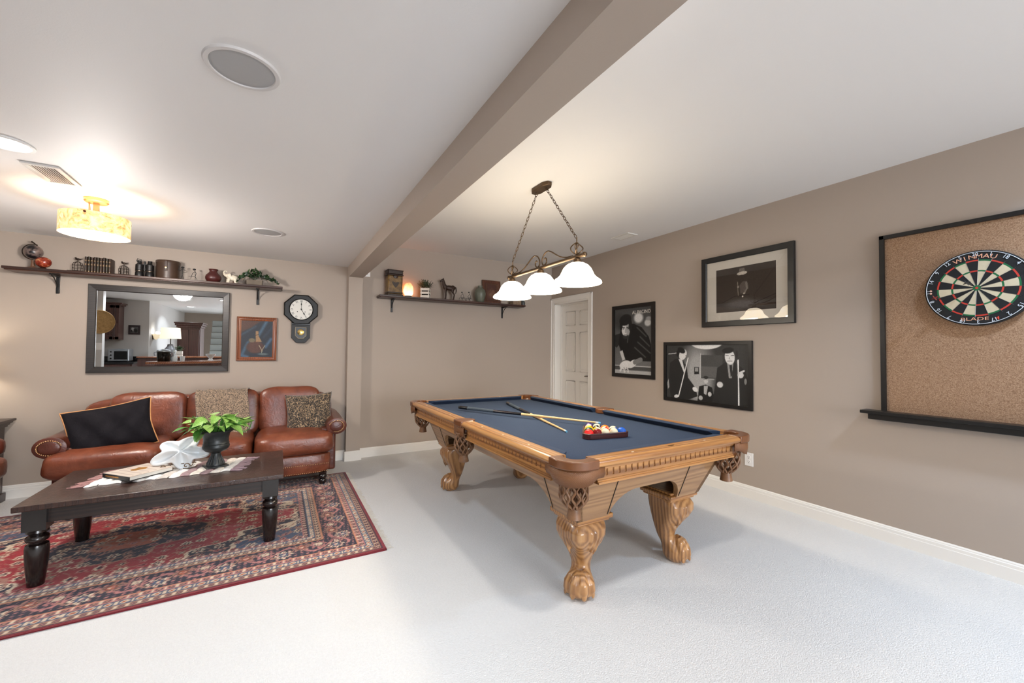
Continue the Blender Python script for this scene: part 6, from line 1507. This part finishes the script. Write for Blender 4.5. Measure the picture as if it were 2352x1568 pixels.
structure(MB().box(LX, cor, KW-TH, KW, 0, ZL), 'wall_kitchen', M_GREY, 'pale grey kitchen wall seen in the mirror', 'wall', smooth=0)
structure(MB().box(cor-TH, cor, REAR, KW-TH-.001, 0, ZL), 'wall_hall', M_GREY, 'pale grey hall wall with a lit sconce seen in the mirror', 'wall', smooth=0)
st0, st1 = my(258, 600, .55).x, my(345, 600, .55).x
structure(MB().box(LX, st1, .43, .55, 0, ZL), 'wall_return', M_GREY, 'short white wall return at the mirror edge', 'wall', smooth=0)
# switch plate and basket on the return
q = my(280, 960, .55)
t = thing('switch_plate', 'white light switch plate on the wall seen in the mirror', 'switch', (q.x, .55, q.z), PI)
MB().box(-.045, .045, -.006, 0, -.06, .06).build('cover', M_PLATE, t, smooth=0, bevel=.002)
for x in (-.02, .02): MB().box(x-.008, x+.008, -.009, -.006, -.017, .017).build('rocker', M_PLATE, t, smooth=0)
q = my(318, 615, .55)
t = thing('wall_basket', 'round woven straw tray hung on the wall in the mirror', 'basket', (q.x, .56, q.z), PI)
MB().lathe([(0, .02), (.10, .022), (.165, .03), (.20, .055), (.205, .05), (.168, .02), (.10, .01), (0, .01)], 36, RX_(PI/2)).build('tray', mat('woven_straw', (.66, .53, .34), .8, var=.25, vs=30, bmp=.6, bs=80), t, smooth=60)
# wall cabinet on the left wall side of the nook
c0, c1 = my(425, 860, KW+.33), my(600, 380, KW+.33)
wc = thing('wall_cabinet', 'cherry wall cabinet with glass door and wine lattice seen in the mirror', 'cabinet', (0, 0, 0))
CX0, CX1, CZ0, CZ1 = LX+.02, c1.x-.02, c0.z, min(c1.z, ZL-.12)
MB().box(CX0, CX1, KW+.005, KW+.32, CZ0, CZ1).build('body', M_CHERRY, wc, smooth=0)
mb = MB(); mb.box(CX0-.0, CX1+.03, KW+.002, KW+.35, CZ1, CZ1+.03); mb.box(CX0, CX1+.055, KW+.002, KW+.375, CZ1+.03, CZ1+.06); mb.build('crown', M_CHERRY, wc, smooth=0, bevel=.006)
dx0 = my(445, 600, KW+.33).x; dr = MB(); y0 = KW+.32
for a, b_, z0, z1 in ((dx0, dx0+.055, CZ0, CZ1), (CX1-.055, CX1, CZ0, CZ1), (dx0, CX1, CZ0, CZ0+.055), (dx0, CX1, CZ1-.055, CZ1), ((dx0+CX1)/2-.008, (dx0+CX1)/2+.008, CZ0, CZ1), (dx0, CX1, (CZ0+CZ1)/2-.008, (CZ0+CZ1)/2+.008)): dr.box(a, b_, y0, y0+.02, z0, z1)
dd = dr.build('cabinet_door', M_CHERRY, wc, smooth=0)
MB().box(dx0+.05, CX1-.05, y0+.004, y0+.008, CZ0+.05, CZ1-.05).build('pane', mat('smoky_pane', (.30, .29, .30), .08), dd, smooth=0); MB().ell((dx0+.03, y0+.03, CZ0+.12), .012, 12, 8).build('knob', M_NICKEL, dd)
lat = MB(); lw_ = dx0-.02-(CX0+.02); n_ = 5
for k in range(-n_, n_*2):
    zk = CZ0+(CZ1-CZ0)*k/n_
    for s in (-1, 1):
        z0 = zk; z1 = zk+s*lw_*1.2
        if min(z0, z1) >= CZ0 and max(z0, z1) <= CZ1: lat.tube([(CX0+.02, y0+.012, z0), (dx0-.02, y0+.012, z1)], .010, 4)
if lat.v: lat.build('wine_lattice', M_CHERRY, wc, smooth=0)
# base cabinet, counter, toaster oven
ce = my(850, 1130, KW+.30); CTE = ce.x
kb = thing('base_cabinet', 'cherry base cabinet under the dark counter seen in the mirror', 'cabinet', (0, 0, 0))
MB().box(LX+.02, CTE-.03, KW+.005, KW+.58, .08, .885).build('body', M_CHERRY, kb, smooth=0)
for k in range(1):
    a = max(LX+.03, CTE-.03-.46*(k+1)); MB().box(a+.02, a+.44, KW+.58, KW+.60, .70, .87).build('drawer', M_CHERRY, kb, smooth=0, bevel=.004); d_ = MB().box(a+.02, a+.44, KW+.58, KW+.60, .11, .68).build('cabinet_door', M_CHERRY, kb, smooth=0, bevel=.004); MB().ell((a+.23, KW+.615, .79), .014, 12, 8).build('knob', M_NICKEL, kb)
tag(MB().box(LX+.005, CTE, KW+.003, KW+.62, .887, .925).build('kitchen_counter', M_GRAN, smooth=0, bevel=.006), 'dark granite counter holding the toaster oven in the mirror', 'countertop')
tag(MB().box(LX+.005, CTE, KW+.003, KW+.022, .926, 1.03).build('backsplash', M_GRAN, smooth=0, bevel=.003), 'low dark backsplash strip on the kitchen wall in the mirror', 'backsplash')
a0, a1 = my(405, 1135, KW+.45), my(710, 990, KW+.45)
to = thing('toaster_oven', 'silver toaster oven with black glass door seen in the mirror', 'toaster oven', ((a0.x+a1.x)/2, KW+.26, .925), PI)
tw, th_ = abs(a1.x-a0.x), .27
MB().box(-tw/2, tw/2, -.16, .16, .015, th_).build('body', M_STEEL, to, smooth=0, bevel=.012); MB().box(-tw/2+.02, tw/2-.10, -.166, -.158, .05, th_-.045).build('door_glass', M_BLKG, to, smooth=0); MB().tube([(-tw/2+.04, -.185, th_-.028), (tw/2-.12, -.185, th_-.028)], .008, 8).build('door_handle', M_STEEL, to)
for k in range(3): MB().lathe([(0, 0), (.016, 0), (.014, .016), (0, .016)], 14, T3(tw/2-.05, -.16, .07+.07*k) @ RX_(PI/2)).build('dial', M_BLKG, to)
for x in (-tw/2+.04, tw/2-.04): MB().box(x-.012, x+.012, -.13, .13, 0, .016).build('foot', M_DARK, to, smooth=0)
# small picture on the kitchen wall
b0, b1 = my(712, 790, KW), my(882, 662, KW)
t = thing('kitchen_picture', 'small dark framed photograph on the kitchen wall in the mirror', 'picture', ((b0.x+b1.x)/2, KW, (b0.z+b1.z)/2), PI); w_, h_ = abs(b1.x-b0.x), b1.z-b0.z
bars(w_, h_, .035, .02).build('frame', mat('plum_frame', (.14, .075, .09), .4), t, smooth=0)
P = Print(40, 30, 1.4, .3); P.img[:] = .35; P.ell(.3, .35, .3, .28, .12, soft=.4).ell(.7, .6, .3, .25, .7, soft=.5).ell(.5, .5, .12, .2, .15, soft=.3).ell(.85, .3, .14, .2, .2, soft=.4); P.grain(.8); P.build('print', w_-.066, h_-.066, -.008, t, M_PRINT)
# bar: peninsula with a wood top
BZ_ = 1.0
def mz(u, v, Z):
    P, r_ = mirray(*mc(u, v)); return P+r_*((Z-P.z)/r_.z)
e0 = my(945, 1180, 1.15); e1 = my(2050, 1120, .10)
BZ_ = e0.z
bar = thing('home_bar', 'curved wooden bar with polished top seen in the mirror', 'bar', (0, 0, 0))
tp = [(e0.x, 1.15), (e0.x+.30, 1.17), (e0.x+.70, 1.02), (e1.x+.15, .62), (e1.x+.30, .10), (e1.x+.30, -.66), (e1.x-.10, -.66), (e1.x-.12, -.0), (e1.x-.35, .42), (e0.x+.45, .68), (e0.x+.02, .75)]
MB().prism(tp, BZ_-.045, BZ_).build('bar_top', M_BARTOP, bar, smooth=30, bevel=.012, seg=3)
MB().prism([(e0.x+.10, 1.05), (e0.x+.62, .92), (e1.x+.06, .56), (e1.x+.18, .08), (e1.x+.18, -.64), (e1.x+.02, -.64), (e1.x+.02, .02), (e1.x-.22, .44), (e0.x+.45, .76), (e0.x+.10, .82)], 0, BZ_-.045).build('bar_front', M_CHERRY, bar, smooth=0)
# ice bucket, glassware, lamp on the bar
p = my(1215, 1130, .86)
t = thing('ice_bucket', 'dark ice bucket with silver lid on the bar in the mirror', 'ice bucket', (p.x, .86, BZ_))
MB().lathe([(0, 0), (.085, 0), (.095, .02), (.10, .17), (0, .17)], 28).build('bucket_body', M_BLKG, t, smooth=40); MB().lathe([(.102, .168), (.104, .18), (.09, .20), (.04, .215), (0, .22)], 28, cap=False).build('lid', M_STEEL, t, smooth=60)
for s in (-1, 1): MB().tube([(s*.1, 0, .16), (s*.135, 0, .15), (s*.13, 0, .10), (s*.1, 0, .09)], .006, 6).build('handle', M_STEEL, t, smooth=80)
def bottle(u, Y, hh_, m, name, label, prof):
    p = my(u, 1120, Y); t_ = MB().lathe([(r_, z*hh_) for r_, z in prof], 18).build(name, m, smooth=50, loc=(p.x, Y, BZ_)); tag(t_, label, 'glassware')
M_CLR = mat('cut_glass', (.82, .86, .88), .08, spec=.8)
bottle(1362, .80, .20, M_CLR, 'decanter', 'cut glass decanter on the bar beside the ice bucket in the mirror', [(0, 0), (.045, 0), (.05, .3), (.035, .5), (.014, .62), (.014, .75), (.026, .8), (.02, 1), (0, 1)])
bottle(1480, .74, .085, M_CLR, 'drinking_glass', 'short drinking glass on the bar in the mirror', [(0, 0), (.032, 0), (.04, 1), (.036, 1), (.03, .1), (0, .1)])
bottle(1880, .30, .12, M_CLR, 'glass_bowl', 'faceted glass bowl at the far bar end in the mirror', [(0, 0), (.05, 0), (.03, .15), (.03, .3), (.08, .8), (.085, 1), (.075, 1), (.03, .4), (0, .35)])
# lamp with rectangular shade, standing on the granite back bar
bb_ = thing('back_bar', 'dark back bar cabinet with wood top behind the bar in the mirror', 'cabinet', (0, 0, 0))
f0 = my(1010, 1110, -1.0); f1 = my(2045, 1040, -1.0)
MB().box(cor+.02, f1.x+.15, -1.30, -.85, 0, 1.02).build('body', M_CHERRY, bb_, smooth=0); MB().box(cor+.01, f1.x+.18, -1.33, -.80, 1.02, 1.05).build('top', M_BARTOP, bb_, smooth=0, bevel=.006)
l0, l1 = my(1155, 850, -1.05), my(1440, 700, -1.05)
lm = thing('bar_lamp', 'table lamp with pale shade behind the bar seen in the mirror', 'table lamp', ((l0.x+l1.x)/2, -1.15, 1.05))
MB().lathe([(0, 0), (.08, 0), (.09, .03), (.11, .10), (.10, .16), (.055, .22), (.05, .26), (.012, .27), (.012, max(.3, l0.z-1.05+.02)), (0, max(.3, l0.z-1.05+.02))], 24).build('base', mat('grey_ceramic', (.40, .40, .41), .3), lm, smooth=50)
sw = abs(l1.x-l0.x)/2; z0, z1 = l0.z-1.05, l1.z-1.05
mb = MB(); mb.add([(-sw, -.11, z0), (sw, -.11, z0), (sw, .11, z0), (-sw, .11, z0), (-sw*.9, -.09, z1), (sw*.9, -.09, z1), (sw*.9, .09, z1), (-sw*.9, .09, z1)], [(0,1,5,4),(1,2,6,5),(2,3,7,6),(3,0,4,7)]); mb.build('lamp_shade', mat('cream_shade', (.9, .86, .74), .8, emit=(1, .92, .76), es=.45), lm, smooth=0, solid=.004)
# armoire
r0, r1 = my(1365, 612, -2.2), my(1730, 1035, -2.2)
am = thing('armoire', 'tall cherry wood armoire with crown moulding seen in the mirror', 'armoire', (0, 0, 0))
AX0, AX1, AZ = r0.x+.06, r1.x, r0.z
MB().box(AX0, AX1, -2.75, -2.2, 0, AZ-.13).build('body', M_CHERRY, am, smooth=0, bevel=.004)
mb = MB(); mb.box(AX0-.02, AX1+.02, -2.77, -2.18, AZ-.13, AZ-.08); mb.box(AX0-.045, AX1+.045, -2.79, -2.155, AZ-.08, AZ-.03); mb.box(AX0-.06, AX1+.06, -2.8, -2.14, AZ-.03, AZ); mb.build('crown', M_CHERRY, am, smooth=0, bevel=.008)
for k in range(2): a = AX0+.02+k*(AX1-AX0-.02)/2; MB().box(a, a+(AX1-AX0-.06)/2, -2.2, -2.18, .12, AZ-.18).build('cabinet_door', M_CHERRY, am, smooth=0, bevel=.006)
# stair treads beyond
s0, s1 = my(1842, 510, -4.2), my(2045, 1000, -4.2)
stt = thing('staircase', 'pale carpeted stairs rising beyond the bar in the mirror', 'stairs', (0, 0, 0))
M_STC = mat('stair_carpet', (.62, .64, .63), .9); ns = 11
for k in range(ns): MB().box(s0.x, s1.x+.5, -4.2-.26*(k+1)*.35-.02, -4.2-.26*k*.35, .19*k*.98, .19*(k+1)*.98-.01).build('stair_step', M_STC, stt, smooth=0, bevel=.012)
# plant by the lamp
p = my(1420, 900, -1.0)
pp = thing('bar_plant', 'small green plant in a white slatted pot beside the bar lamp', 'potted plant', (p.x+.05, -.87, 1.05))
for z in (.0, .04, .08): MB().box(-.05, .05, -.05, .05, z, z+.032).build('slat_band', M_CRT, pp, smooth=0, bevel=.003)
mb = MB()
for k in range(90): a = random.uniform(0, 2*PI); th = random.uniform(0, 1.3); L = random.uniform(.04, .10); d_ = Vector((math.sin(th)*math.cos(a), math.sin(th)*math.sin(a), math.cos(th))); ivyleaf(mb, Vector((0, 0, .11))+d_*L, d_.to_track_quat('Y', 'Z').to_matrix(), .03, k%2)
mb.build('foliage', M_IVY, pp, smooth=0, weld=False)
# wall sconce on the hall wall
p = mx(1105, 820, cor+.06)
sc_ = thing('wall_sconce', 'pale uplight sconce washing the hall wall in the mirror', 'sconce', (cor, max(p.y, -3.2), p.z))
MB().lathe([(0, -.08), (.05, -.04), (.075, .06), (.07, .06), (.045, -.035), (0, -.07)], 24, T3(.06, 0, 0)).build('shade', M_SHADE, sc_, smooth=60); MB().box(0, .02, -.04, .04, -.07, .03).build('mount', M_BRNZ, sc_, smooth=0)
light('POINT', 'sconce_light', (cor+.09, max(p.y, -3.2), p.z+.08), 4, (1, .97, .92), .04)
